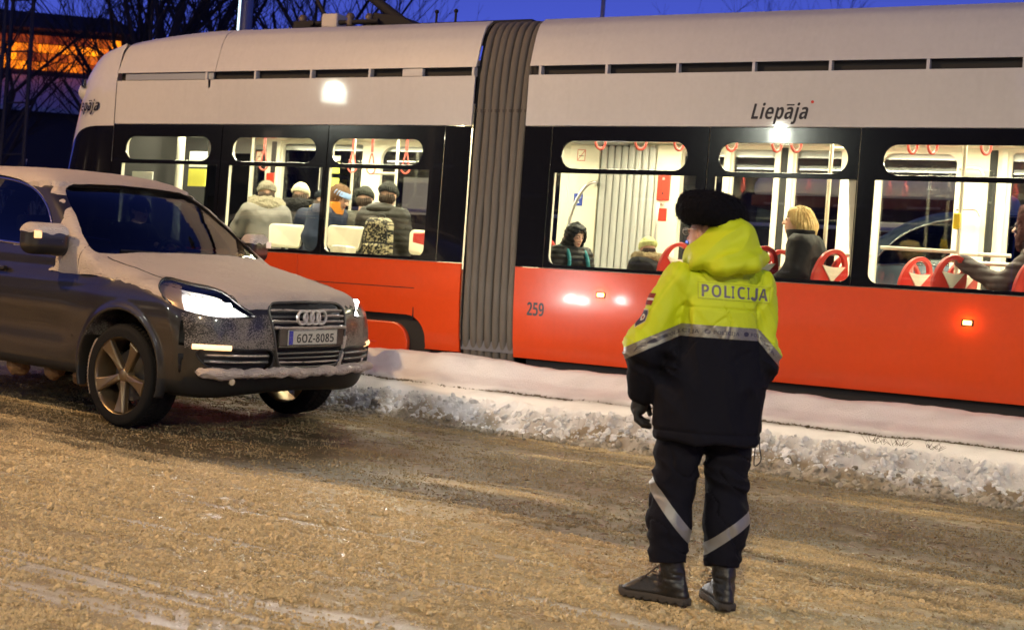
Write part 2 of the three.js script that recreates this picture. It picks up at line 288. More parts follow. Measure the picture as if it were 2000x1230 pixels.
{
  const fc = (x, z) => {
    const n = 0.5 + 0.5 * fbm(x * 6, 2, z * 8, 4), foot = ss(0.93, 1.06, z + 0.08 * vn(x * 2, 1, 5) + 0.22 * (n - 0.5)), seam = exp(-pow((z - 0.575 - 0.03 * vn(x * 0.9, 7, 0) - 0.02 * vn(x * 3.1, 2, 6) - 0.012 * vn(x * 0.9, 7, 0)) / 0.05, 2)) * ss(-0.6, 0.15, vn(x * 1.7, 3, 8) + 0.4 * vn(x * 6, 1, z * 20)), ru = ss(0.8, 0.92, z) * ss(0.45, 0.62, n) * 0.55;
    const w = [0.80, 0.775, 0.74].map(v => v * (1 - 0.22 * ss(0.76, 0.86, z)) * (1 - 0.22 * max(0, fbm(x * 5, 6, z * 9, 4) + 0.05))), d = [0.26, 0.205, 0.13], so = [0.06, 0.05, 0.03]; const k = clamp(foot * 0.8 + ru, 0, 1);
    return w.map((v, i) => mix(mix(v, d[i], k), so[i], seam * 0.9));
  };
  const o = part('snow_bank', sheet([...range(-60, -17, 1.5), ...range(-16, 2.4, 0.024), ...range(4, 60, 1.5)], [...range(-3.4, -0.3, 0.3), ...range(-0.15, 1.34, 0.021)], bankY, fc, 0.6), M.snowV, scene);
  tag(o, 'ploughed snow bank with a dirty foot along the tram track', 'snow bank', null, 'structure');
  // tufts of dead grass and soil in the seam, and clods along the foot
  const blades = []; for (let i = 0; i < 2600; i++) { const x = rr(-10, 1), c = vn(x * 1.7, 3, 8); if (c < -0.05 && rnd() > 0.15) continue; const z = 0.57 + 0.042 * vn(x * 0.9, 7, 0) + 0.02 * vn(x * 3.1, 2, 6) + rr(-0.03, 0.035), y = bankY(x, z) - 0.005, L = rr(0.006, 0.022); blades.push(rod([x, y, z], [x + rr(-0.03, 0.03), y + L, z + rr(-0.015, 0.02)], rr(0.003, 0.01), 0.0015, 4)); }
  for (let i = 0; i < 60; i++) { const c = [-2.72, -2.55, -2.3][i % 3], x = c + rr(-0.06, 0.06), z = 0.72 + rr(-0.02, 0.02), y = bankY(x, z) - 0.01; blades.push(rod([x, y, z], [x + rr(-0.06, 0.08), y + rr(0.03, 0.075), z + rr(-0.03, 0.03)], 0.0017, 0.0008, 4)); }
  tag(part('dead_grass', merge(blades), mat([0.09, 0.07, 0.035], 0.9), scene), 'dead grass tufts poking out of the snow beside the track', 'grass', null, 'stuff');
  const g = new THREE.IcosahedronGeometry(1, 2), p = g.attributes.position; for (let i = 0; i < p.count; i++) { const x = p.getX(i), y = p.getY(i), z = p.getZ(i), k = 1 + 0.5 * fbm(x * 2, y * 2, z * 2, 3); p.setXYZ(i, x * k, y * k * 0.8, z * k); } g.computeVertexNormals();
  const N = 6500, im = new THREE.InstancedMesh(g, mat([1, 1, 1], 0.8, 0, {}), N), mt = new THREE.Matrix4(), q = new THREE.Quaternion(), e = new THREE.Euler(), col = new THREE.Color(); im.name = 'snow_clods'; im.castShadow = im.receiveShadow = true;
  for (let i = 0; i < N; i++) { const x = rr(-9.5, 0.6), low = rnd() < 0.45, z = low ? rr(1.0, 1.2) + (rnd() < 0.1 ? rr(0, 0.25) : 0) : rr(0.8, 1.06), s = (low ? 0.006 : 0.007) + 0.02 * pow(rnd(), 4); e.set(rr(0, 6), rr(0, 6), rr(0, 6)); mt.compose(V(x, max(bankY(x, z), roadY(x, z) + 0.008) - s * 0.05, z), q.setFromEuler(e), V(s * rr(0.8, 1.6), s * rr(0.7, 1.2), s * rr(0.8, 1.6))); im.setMatrixAt(i, mt); const k = low ? rr(0.2, 0.42) : rr(0.5, 0.76); col.setRGB(k, k * (low ? 0.88 : 0.985), k * (low ? 0.68 : 0.96)); im.setColorAt(i, col); }
  scene.add(im); tag(im, 'broken clods of snow along the edge of the bank', 'snow clods', null, 'stuff');
}

// ---------------------------------------------------------------- street lamps (all of them stand outside the frame or reach above it)
function streetLamp(x, z, h, rgb, cd, label, aim = [0, 0], arm = 1.6, flood = false) {
  const y0 = z > 1 ? roadY(x, z) - 0.06 : 0.55, t = thing('street_lamp', label, 'street lamp', [x, y0, z], Math.atan2(-(aim[1] - z), aim[0] - x), 'street lamps along the road');
  part('base', lathe([[0.001, 0], [0.16, 0], [0.16, 0.02], [0.1, 0.05], [0.1, 0.9], [0.085, 0.93]], 16), M.pole, t);
  part('post', rod([0, 0.9, 0], [0, h - 0.1, 0], 0.085, 0.05, 14), M.pole, t);
  part('arm', tube([[0, h - 0.2, 0], [0.1, h + 0.05, 0], [arm * 0.5, h + 0.14, 0], [arm, h + 0.16, 0]], 0.032), M.pole, t);
  part('lamp_housing', rb(arm - 0.1, arm + 0.55, h + 0.13, h + 0.22, -0.15, 0.15, 0.03), M.pole, t);
  part('lamp_lens', rb(arm, arm + 0.48, h + 0.105, h + 0.128, -0.11, 0.11, 0.008), lamp(rgb, 40), t);
  if (flood) { const f = part('floodlight', rb(arm - 0.1, arm, h - 0.5, h + 0.06, -0.45, 0.45, 0.03), M.pole, t); part('flood_lens', rb(arm + 0.002, arm + 0.02, h - 0.46, h + 0.02, -0.41, 0.41, 0.006), lamp(rgb, 20), f); }
  const l = new THREE.SpotLight(new THREE.Color().setRGB(...rgb), cd, 0, 1.5, 0.25, 2); l.position.set(arm + 0.24, h + 0.09, 0); l.target.position.set(arm + 0.6, 0, 0); l.castShadow = true; l.shadow.radius = 8; l.shadow.mapSize.set(1024, 1024); t.add(l, l.target);
  return t;
}
const SODIUM = [1, 0.60, 0.25], LEDW = [0.95, 1, 0.82];
streetLamp(-14.2, 10.8, 8.4, SODIUM, 350, 'sodium street lamp on the near pavement left of the camera', [-9, 3]);
streetLamp(9.5, 15.5, 8.4, LEDW, 190, 'white street lamp on the near pavement right of the camera', [2, 4]);
streetLamp(-31.5, 31.0, 8.3, LEDW, 320, 'white street lamp far back across the road on the left', [-8.3, 0], 1.6, true);
streetLamp(-17.6, 40.0, 8.3, LEDW, 320, 'white street lamp far back across the road behind the camera', [-3.9, 0], 1.6, true);
// house fronts and trees on the camera's side of the street: what the dark glass mirrors
{
  const wall = [mat([0.10, 0.085, 0.075], 0.95), mat([0.075, 0.075, 0.08], 0.95), mat([0.12, 0.10, 0.07], 0.95)], dim = mat([0.01, 0.01, 0.012], 0.2), warm = lamp([1, 0.7, 0.35], 0.8);
  const spec = [[-62, -36, 12.5, 'grey town house far left behind the camera'], [-35, -12, 10.5, 'brown town house behind the camera on the left'], [-11, 9, 13, 'ochre town house straight behind the camera'], [10, 34, 11, 'brown town house behind the camera on the right'], [35, 62, 13, 'grey town house far right behind the camera']];
  spec.push([-100, -63, 12, 'brown house at the far left end of the street'], [-100, -66, 12, 'grey house at the far left end beside the brown one'], [-100, -66, 11, 'low ochre house at the far left end of the street']); spec.forEach(([a, b, h, label], i) => {
    const t = thing('town_house', label, 'building', i === 5 ? [-78, -0.5, 26] : i === 6 ? [-80, -0.5, -4] : i === 7 ? [-72, -0.5, 52] : [(a + b) / 2, -0.5, 50], i > 4 ? [-1.45, -1.62, -0.9][i - 5] : 0, 'town houses on the near side of the street'), w = (b - a) / 2 - 0.3;
    part('wall', bxg(-w, w, 0, h, 0, 9), wall[i % 3], t); part('roof', extr(poly([[-0.4, h], [9.4, h], [4.5, h + 3.4]]), 2 * w + 0.6, 0.02).rotateY(-PI / 2).translate(w + 0.3, 0, 0), mat([0.05, 0.05, 0.055], 0.9), t);
    for (let r = 0; r < 3; r++) for (let k = 0; k < 7; k++) { const x = -w + 1.2 + k * (2 * w - 2.4) / 6.3, y = 1.2 + r * (h - 1.5) / 3; const f = part('window', rb(x - 0.6, x + 0.6, y, y + 1.7, -0.05, 0.02, 0.02), rnd() < 0.1 ? warm : dim, t); part('sill', rb(x - 0.7, x + 0.7, y - 0.12, y - 0.02, -0.16, -0.055, 0.02), M.snow, f); }
  });
}
streetLamp(2.5, 19.5, 8.4, [1, 0.80, 0.52], 350, 'warm street lamp on the pavement behind the camera', [0, 4]);
// ---------------------------------------------------------------- the tram: side plane at z = 0, far side at z = -2.36
const TW = -2.36, FLOOR = 0.95;
const OFF = [-6.5, 0.6, -1.18];
const tram = thing('tram', 'articulated red and white tram with lit windows standing behind the snow bank', 'tram', OFF);
const TP = (name, geo, m, parent = tram) => part(name, geo.translate(-OFF[0], -OFF[1], -OFF[2]), m, parent);
// paint with road film: faint runs, spots and salt haze that follow no light
function grimeTex(rgb) { const t = tex(512, (u, v) => { const n = 1 + 0.10 * tfbm(u, v, 4, 5, 3.3) + 0.07 * tfbm(u, v, 64, 2, 8.8), st = 0.03 * max(0, tileN(u, v * 0.04, 90, 5.5)), sp = tileN(u, v, 150, 2.2) > 0.82 ? 0.10 : 0; return rgb.map((c, i) => { const q = c * n * (1 - st) * (1 - sp) + 0.012 * max(0, tfbm(u, v, 7, 4, 6.1)); return pow(clamp(q, 0, 1), 1 / 2.2); }); }, { srgb: true }); t.repeat.set(0.5, 0.5); return t; }
const MT = {
  red: mat([1, 1, 1], 0.3, 0, { map: grimeTex([0.70, 0.066, 0.007]), clearcoat: 0.4, clearcoatRoughness: 0.1, bumpMap: rep(T.grain, 0.25), bumpScale: 0.002 }),
  white: mat([1, 1, 1], 0.34, 0, { map: grimeTex([0.58, 0.57, 0.545]), clearcoat: 0.8, clearcoatRoughness: 0.035, bumpMap: rep(T.grain, 0.2), bumpScale: 0.0008 }),
  black: mat([0.006, 0.006, 0.007], 0.12, 0, { clearcoat: 0.5, clearcoatRoughness: 0.03 }),
  seal: mat([0.012, 0.012, 0.012], 0.7),
  dark: mat([0.014, 0.013, 0.013], 0.8),
  cream: mat([0.72, 0.68, 0.55], 0.5),
  creamG: mat([0.66, 0.63, 0.52], 0.35),
  floor: mat([0.16, 0.16, 0.17], 0.8, 0, { bumpMap: rep(T.fine, 4), bumpScale: 0.002 }),
  fold: mat([0.125, 0.112, 0.092], 0.75, 0, { bumpMap: rep(T.weave, 6), bumpScale: 0.002 }),
  foldIn: mat([0.42, 0.42, 0.40], 0.8),
  glass: glass([0.93, 0.95, 0.93]),
  farGlass: glass([0.78, 0.80, 0.80]),
  seatRed: mat([0.46, 0.03, 0.02], 0.35, 0, { clearcoat: 0.3 }), seatCream: mat([0.72, 0.69, 0.56], 0.4),
  strap: mat([0.72, 0.12, 0.09], 0.45), redBox: mat([0.62, 0.04, 0.02], 0.4), yellow: mat([0.85, 0.6, 0.03], 0.4),
  blue: mat([0.03, 0.08, 0.4], 0.5), paper: mat([0.8, 0.8, 0.72], 0.7), paperY: mat([0.75, 0.72, 0.10], 0.6), ink: mat([0.015, 0.015, 0.02], 0.4),
};
const profTab = [[0.74, -0.12], [0.83, -0.09], [1.0, -0.05], [1.3, -0.018], [1.62, -0.004], [1.66, 0], [2.92, 0], [3.38, 0], [3.46, -0.006], [3.6, -0.042], [3.75, -0.085], [3.86, -0.14], [3.93, -0.24], [3.97, -0.42], [3.99, -1.18]];
const prof = y => interp(profTab, y);
// bent body panel: follows the side's cross-section, with real thickness
function panel(x0, x1, y0, y1, th = 0.02, nx = 1, ny = 10, topf, zoff = 0) {
  const P = [], I = [], U = [], row = nx + 1;
  for (const s of [0, 1]) for (let j = 0; j <= ny; j++) for (let i = 0; i <= nx; i++) { const x = mix(x0, x1, i / nx), yt = topf ? topf(x) : y1, y = mix(y0, yt, j / ny); P.push(x, y, prof(y0 + (y1 - y0) * j / ny) + zoff - s * th); U.push(x, y); }
  const N = row * (ny + 1), f = (a, b, c, d) => I.push(a, b, c, a, c, d);
  for (let j = 0; j < ny; j++) for (let i = 0; i < nx; i++) { const a = j * row + i; f(a, a + 1, a + row + 1, a + row); f(N + a, N + a + row, N + a + row + 1, N + a + 1); }
  for (let i = 0; i < nx; i++) { f(i, N + i, N + i + 1, i + 1); const a = ny * row + i; f(a, a + 1, N + a + 1, N + a); }
  for (let j = 0; j < ny; j++) { const a = j * row; f(a, a + row, N + a + row, N + a); const b = a + nx; f(b, N + b, N + b + row, b + row); }
  const g = new THREE.BufferGeometry(); g.setAttribute('position', new THREE.Float32BufferAttribute(P, 3)); g.setAttribute('uv', new THREE.Float32BufferAttribute(U, 2)); g.setIndex(I);
  const t = g.toNonIndexed(); t.computeVertexNormals();
  // smooth the outer face along the bend
  return smoothNormals(t, 0.5);
}
function smoothNormals(g, crease) { // average normals of coincident vertices whose faces meet under `crease` radians
  const p = g.attributes.position, n = g.attributes.normal, mp = new Map(), key = i => `${Math.round(p.getX(i) * 5e3)},${Math.round(p.getY(i) * 5e3)},${Math.round(p.getZ(i) * 5e3)}`;
  for (let i = 0; i < p.count; i++) { const k = key(i); (mp.get(k) || mp.set(k, []).get(k)).push(i); }
  const o = new Float32Array(n.array), c = cos(crease);
  for (const l of mp.values()) for (const i of l) { let x = 0, y = 0, z = 0; for (const j of l) if (o[3 * i] * o[3 * j] + o[3 * i + 1] * o[3 * j + 1] + o[3 * i + 2] * o[3 * j + 2] > c) { x += o[3 * j]; y += o[3 * j + 1]; z += o[3 * j + 2]; } const L = hypot(x, y, z) || 1; n.setXYZ(i, x / L, y / L, z / L); }
  return g;
}
const mirrorZ = g => { const c = g.clone(); c.translate(0, 0, -TW / 2).scale(1, 1, -1).translate(0, 0, TW / 2); const p = c.index ? c.toNonIndexed() : c; for (const a of Object.values(p.attributes)) { const s = a.itemSize, v = a.array; for (let t = 0; t < a.count; t += 3) for (let k = 0; k < s; k++) { const q = v[(t + 1) * s + k]; v[(t + 1) * s + k] = v[(t + 2) * s + k]; v[(t + 2) * s + k] = q; } } const n = p.attributes.normal; if (n) for (let i = 0; i < n.count; i++) n.setZ(i, n.getZ(i)); return p; };

// windows: [pill x0, x1, pane x0, x1], panel from..to
const PY = [2.545, 2.787], WY = [1.685, 2.502];
function windowPanel(a, b, w) {
  const s = rrect(THREE.Shape, a + 0.004, b - 0.004, 1.655, 2.915, 0.004);
  if (w) { s.holes.push(rrect(THREE.Path, w[0], w[1], PY[0], PY[1], 0.118)); s.holes.push(rrect(THREE.Path, w[2], w[3], WY[0], WY[1], 0.085, 0.085, 0.006, 0.006)); }
  const o = TP('window_panel', extr(s, 0.014, 0.002, 16).translate(0, 0, -0.016), MT.black);
  if (!w) return;
  TP('upper_pane', extr(rrect(THREE.Shape, w[0] - 0.02, w[1] + 0.02, PY[0] - 0.02, PY[1] + 0.02, 0.12), 0.001).translate(0, 0, -0.020), MT.glass, o).userData.label = 'clear pill shaped upper window pane';
  TP('lower_pane', extr(rrect(THREE.Shape, w[2] - 0.02, w[3] + 0.02, WY[0] - 0.02, WY[1] + 0.02, 0.09), 0.001).translate(0, 0, -0.020), MT.glass, o).userData.label = 'clear lower window pane';
  const l = rrect(THREE.Shape, a, b, 1.60, 2.95, 0.004); l.holes.push(rrect(THREE.Path, w[0] - 0.02, w[1] + 0.02, PY[0] - 0.018, PY[1] + 0.03, 0.11)); l.holes.push(rrect(THREE.Path, w[2] - 0.012, w[3] + 0.012, WY[0] - 0.012, WY[1] + 0.01, 0.09, 0.09, 0.006, 0.006));
  TP('window_lining', extr(l, 0.045, 0.003, 12).translate(0, 0, -0.072), MT.cream, o);
}
const BEL = [-6.82, -6.275], NOSE = -11.29, END = 3.2;
const wins = [
  [-11.29, -9.78, [-11.10, -9.92, -11.15, -9.79 - 0.04]], [-9.78, -8.445, [-9.64, -8.585, -9.675, -8.488]], [-8.445, -7.11, [-8.39, -7.34, -8.415, -7.255]], [-7.11, -6.83, null],
  [-6.265, -5.985, null], [-5.985, -4.49, [-5.877, -4.677, -5.937, -4.585]], [-4.49, -3.205, [-4.392, -3.297, -4.415, -3.213]], [-3.205, -1.70, [-3.01, -1.84, -3.068, -1.76]], [-1.70, -0.38, [-1.6, -0.48, -1.62, -0.44]], [-0.38, 0.94, [-0.28, 0.84, -0.3, 0.88]], [0.94, 2.3, [1.04, 2.16, 1.02, 2.2]], [2.3, END, null],
];
for (const w of wins) windowPanel(...w);
// red skirts: three pieces by the bogie, one long beyond the bellows
for (const [a, b] of [[-6.262, -1.72], [-1.712, END]]) TP('skirt_panel', panel(a, b, 0.832, 1.648), MT.red);
TP('skirt_panel', panel(-11.29, -8.72, 0.832, 1.648), MT.red);
{ // piece over the bogie with its arched cut-out
  const y = v => v, s = new THREE.Shape(); s.moveTo(-8.712, 1.648); s.lineTo(-6.835, 1.648); s.lineTo(-6.835, 0.832); s.lineTo(-7.20, 0.832); s.absarc(-7.42, 0.93, 0.21, -0.45, PI / 2, false); s.lineTo(-8.712, 1.14); s.closePath();
  // cut as a flat shape, then bent to the side's section in fine rows
  const rows = 10, gs = [];
  for (let j = 0; j < rows; j++) { const y0 = mix(0.832, 1.648, j / rows), y1 = mix(0.832, 1.648, (j + 1) / rows); const xl = yy => yy < 0.832 + 1e-6 ? -7.22 : yy < 1.14 ? (yy < 0.93 ? -7.21 : -7.42 + 0.21 * sqrt(max(0, 1 - pow((yy - 0.93) / 0.21, 2)))) : -8.712;
    const steps = 6; for (let q = 0; q < steps; q++) { const a = mix(y0, y1, q / steps), b = mix(y0, y1, (q + 1) / steps); if (a >= 1.1399 || b <= 1.1401) { const xa = a >= 1.1399 ? -8.712 : xl(a), xb = b > 1.1399 && a < 1.1399 ? -7.42 : b >= 1.1399 ? -8.712 : xl(b); gs.push(quadPanel(xa, xb, -6.835, a, b)); } else gs.push(quadPanel(xl(a), -7.42, -6.835, a, 1.14), quadPanel(-8.712, -8.712, -6.835, 1.14, b)); } }
  TP('skirt_panel', smoothNormals(merge(gs), 0.4), MT.red);
  const l = merge([bxg(-8.712, -7.335, 1.388, 1.396, -0.03, prof(1.39) + 0.0015), bxg(-7.343, -7.335, 1.09, 1.396, -0.06, prof(1.2) + 0.0015)]); TP('hatch_seam', l, MT.ink);
  const bs = new THREE.Shape(); bs.moveTo(-8.9, 0.66); bs.lineTo(-7.52, 0.66); bs.absarc(-7.62, 0.90, 0.21, -0.6, PI / 2, false); bs.lineTo(-8.9, 1.08); bs.closePath();
  TP('bogie_cover', extr(rrect(THREE.Shape, -8.95, -7.40, 0.64, 1.062, 0.02, 0.2, 0.2, 0.02), 0.03, 0.012, 12).translate(0, 0, -0.108), MT.red);
  TP('bogie_recess', bxg(-8.95, -7.16, 0.62, 1.2, -0.113, -0.109), MT.seal);
  TP('bogie_handle', tube([[-8.2, 0.875, -0.085], [-8.19, 0.875, -0.07], [-7.75, 0.86, -0.07], [-7.74, 0.86, -0.085]], 0.006), MT.redBox);
}
function quadPanel(xa, xb, x1, ya, yb) { const g = new THREE.BufferGeometry(), za = prof(ya), zb = prof(yb), t = 0.02; const v = [[xa, ya, za], [x1, ya, za], [x1, yb, zb], [xb, yb, zb], [xa, ya, za - t], [x1, ya, za - t], [x1, yb, zb - t], [xb, yb, zb - t]]; const P = [], U = [], f = (...k) => { for (const i of [k[0], k[1], k[2], k[0], k[2], k[3]]) { P.push(...v[i]); U.push(v[i][0], v[i][1]); } }; f(0, 1, 2, 3); f(5, 4, 7, 6); f(4, 0, 3, 7); f(4, 5, 1, 0); g.setAttribute('position', new THREE.Float32BufferAttribute(P, 3)); g.setAttribute('uv', new THREE.Float32BufferAttribute(U, 2)); g.computeVertexNormals(); return g; }
// white panels, slot with brackets, roof shroud
const roofTop = x => 3.93 - 0.10 * pow(clamp((-9.94 - x) / 1.35, 0, 1), 1.8);
for (const [a, b] of [[-11.29, -6.83], [-6.265, END]]) {
  const cuts = a < -11 ? [a, b] : [a, -0.3, b];
  for (let i = 0; i + 1 < cuts.length; i++) TP('white_panel', panel(cuts[i] + 0.002, cuts[i + 1] - 0.002, 2.922, 3.378, 0.02, 1, 4), MT.white);
  TP('vent_slot', bxg(a, b, 3.36, 3.48, -0.11, -0.07), MT.seal);
}
for (const x of [-10.06, -9.42, -8.72, -8.02, -6.86, -6.16, -5.5, -4.83, -4.15, -3.5, -2.72, -2.0, -1.25]) TP('slot_bracket', bxg(x - 0.012, x + 0.012, 3.38, 3.462, -0.07, prof(3.42) - 0.006), MT.white);
TP('slot_box', rb(-7.65, -7.42, 3.382, 3.46, -0.07, -0.02), MT.white); TP('slot_flap', rb(-11.2, -9.98, 3.384, 3.458, -0.06, -0.028), mat([0.35, 0.36, 0.35], 0.4, 0.5));
TP('roof_panel', panel(-9.936, -6.83, 3.462, 3.93, 0.02, 1, 14), MT.white); TP('roof_panel', panel(-11.29, -9.944, 3.462, 3.93, 0.02, 12, 14, roofTop), MT.white);
TP('roof_panel', panel(-6.265, -0.3, 3.462, 3.93, 0.02, 1, 14), MT.white); TP('roof_panel', panel(-0.296, END, 3.462, 3.93, 0.02, 1, 14), MT.white);
{ const h = new THREE.Shape(); h.moveTo(-10.02, 3.38); h.lineTo(-9.99, 3.38); h.lineTo(-9.99, 3.3); h.lineTo(-10.015, 3.29); h.closePath(); TP('slot_hook', extr(h, 0.01).translate(0, 0, -0.01), M.pole); }
// far side skin, roof, floor, under-frame
for (const [a, b] of [[-11.29, -6.83], [-6.265, END]]) {
  TP('floor', bxg(a, b, FLOOR - 0.08, FLOOR, TW + 0.13, -0.13), MT.floor);
  TP('ceiling', bxg(a, b, 3.06, 3.1, TW + 0.05, -0.05), MT.cream);
  TP('roof', bxg(a, b, 3.46, 3.5, TW + 0.25, -0.25), MT.dark);
  TP('far_skirt', mirrorZ(panel(a, b, 0.832, 1.648)), MT.red); TP('far_white_panel', mirrorZ(panel(a, b, 2.95, 3.38, 0.02, 1, 4)), MT.white); TP('far_roof_panel', mirrorZ(panel(a, b, 3.462, 3.93, 0.02, 1, 12)), MT.white);
  TP('inner_wall', bxg(a, b, FLOOR, 1.6, -0.14, -0.115), MT.cream);
  TP('inner_header', bxg(a, b, 2.95, 3.06, -0.09, -0.055), MT.cream);
  TP('under_frame', bxg(a + 0.1, b - 0.1, 0.62, 0.84, TW + 0.2, -0.16), MT.dark);
}
// far wall with its window and door openings
const farWall = (a, b, holes) => {
  const s = rrect(THREE.Shape, a, b, FLOOR, 3.06, 0.002);
  for (const [x0, x1, y0, y1, r] of holes) s.holes.push(rrect(THREE.Path, x0, x1, y0, y1, r));
  const o = TP('far_wall', extr(s, 0.05, 0, 8).translate(0, 0, TW + 0.03), MT.cream);
  for (const [x0, x1, y0, y1] of holes) TP('far_pane', bxg(x0 - 0.01, x1 + 0.01, y0 - 0.01, y1 + 0.01, TW + 0.014, TW + 0.02), MT.farGlass, o);
  return o;
};
const far1 = farWall(-11.29, -6.83, [[-11.28 + 0.02, -11.05, 1.7, 3.0, 0.02], [-10.80, -10.24, 1.05, 3.02, 0.03], [-10.14, -9.64, 1.05, 3.02, 0.03], [-9.38, -8.3, 1.72, 3.0, 0.16], [-8.2, -7.05, 1.72, 3.0, 0.16]]);
const far2 = farWall(-6.265, END, [[-5.66, -5.22, 1.72, 3.0, 0.05], [-5.12, -4.69, 1.05, 3.02, 0.03], [-4.47, -4.02, 1.05, 3.02, 0.03], [-3.62, -2.93, 1.70, 3.0, 0.1], [-2.44, -1.99, 1.05, 3.02, 0.03], [-1.75, -1.3, 1.05, 3.02, 0.03], [-0.9, 0.5, 1.7, 3.0, 0.1], [0.8, 2.2, 1.7, 3.0, 0.1]]);
for (const [x, p] of [[-10.93, far1], [-10.19, far1], [-4.585, far2], [-1.87, far2], [-2.60, far2]]) TP('door_seal', rb(x - 0.035, x + 0.035, 1.0, 3.04, TW + 0.075, TW + 0.095, 0.01), MT.seal, p);
for (const [x, p] of [[-4.65, far2], [-4.52, far2], [-5.17, far2], [-2.50, far2], [-10.85, far1]]) TP('door_post', rb(x - 0.028, x + 0.028, 1.0, 3.04, TW + 0.082, TW + 0.11, 0.008), MT.creamG, p);
// cab bulkhead at the left end
TP('cab_bulkhead', bxg(-11.29, -11.25, FLOOR, 3.06, TW + 0.9, -0.08), MT.dark);
TP('end_wall', bxg(END - 0.03, END, 0.832, 3.9, TW + 0.1, -0.05), MT.white);

// bellows: rounded folds wrapped round the gangway
{
  const n = 7, w = (BEL[1] - BEL[0]) / n, outline = [[0.66, -0.26], [0.70, -0.17], [0.80, -0.12], [1.0, -0.075], [1.4, -0.045], [2.2, -0.03], [2.9, -0.03], [3.3, -0.045], [3.6, -0.085], [3.8, -0.15], [3.9, -0.24], [3.94, -0.36], [3.95, -1.18]];
  const base = new THREE.CatmullRomCurve3(outline.map(p => V(0, p[0], p[1])), false, 'centripetal').getSpacedPoints(60);
  for (let k = 0; k < n; k++) {
    const P = [], I = [], U = [], ns = 10, x0 = BEL[0] + k * w;
    for (let j = 0; j < base.length; j++) for (let i = 0; i <= ns; i++) {
      const a = i / ns * PI, q = base[j], t = base[min(j + 1, base.length - 1)].clone().sub(base[max(j - 1, 0)]).normalize(), ny = -t.z, nz = t.y; // outward normal in the section
      const bulge = 0.046 * pow(sin(a), 0.7) - 0.042, wav = 0.006 * vn(q.y * 3 + k * 5, k, 1) + 0.004 * sin(q.y * 2.2 + k), seam = (abs(q.y - 3.07) < 0.025 || abs(q.y - 1.25) < 0.018 || abs(q.y - 0.86) < 0.018) ? -0.008 : 0;
      P.push(x0 + w * (0.5 - 0.5 * cos(a)) + wav, q.y + ny * (bulge + seam), q.z + nz * (bulge + seam)); U.push(i / ns * 0.1, q.y);
      if (j < base.length - 1 && i < ns) { const c = j * (ns + 1) + i; I.push(c, c + 1, c + ns + 2, c, c + ns + 2, c + ns + 1); }
    }
    const g = new THREE.BufferGeometry(); g.setAttribute('position', new THREE.Float32BufferAttribute(P, 3)); g.setAttribute('uv', new THREE.Float32BufferAttribute(U, 2)); g.setIndex(I); g.computeVertexNormals();
    TP('bellows_fold', g, MT.fold); TP('far_bellows_fold', mirrorZ(g.clone().translate(OFF[0], OFF[1], OFF[2])), MT.fold);
  }
  const strap = yy => { const gs = []; for (let k = 0; k < n; k++) gs.push(bxg(BEL[0] + k * w + 0.012, BEL[0] + (k + 1) * w - 0.012, yy - 0.014, yy + 0.014, -0.06, -0.031)); return merge(gs); };
  TP('bellows_strap', strap(3.06), mat([0.06, 0.05, 0.04], 0.8));
  for (const x of [BEL[0] - 0.004, BEL[1] + 0.004]) { const s = new THREE.Shape(); base.forEach((q, i) => i ? s.lineTo(-q.z, q.y) : s.moveTo(-q.z, q.y)); [...base].reverse().forEach(q => s.lineTo(-q.z + 0.06, q.y - 0.03)); s.closePath(); TP('bellows_frame', extr(s, 0.01, 0).rotateY(PI / 2).translate(x - 0.005, 0, -0.004), MT.seal); }
  // inside of the gangway: soft grey folds on the far side, cream end panels
  for (let k = 0; k < 8; k++) { const x = -6.55 + k * 0.078; TP('gangway_fold', new THREE.CapsuleGeometry(0.036, 1.95, 4, 10).scale(1, 1, 0.6).translate(x + 0.03, 2.03, TW + 0.14), MT.foldIn); }
  TP('gangway_floor', bxg(-6.83, -6.26, FLOOR - 0.09, FLOOR + 0.005, TW + 0.1, -0.1), MT.floor); TP('gangway_ceiling', bxg(-6.83, -6.26, 3.04, 3.08, TW + 0.1, -0.1), MT.foldIn);
  TP('gangway_side', bxg(-6.83, -6.26, FLOOR, 3.04, -0.14, -0.12), MT.foldIn);
  TP('end_panel', rb(-6.94, -6.58, FLOOR, 3.05, TW + 0.085, TW + 0.125, 0.015), MT.cream); TP('end_panel', rb(-5.94, -5.665, FLOOR, 3.05, TW + 0.085, TW + 0.125, 0.015), MT.cream);
}
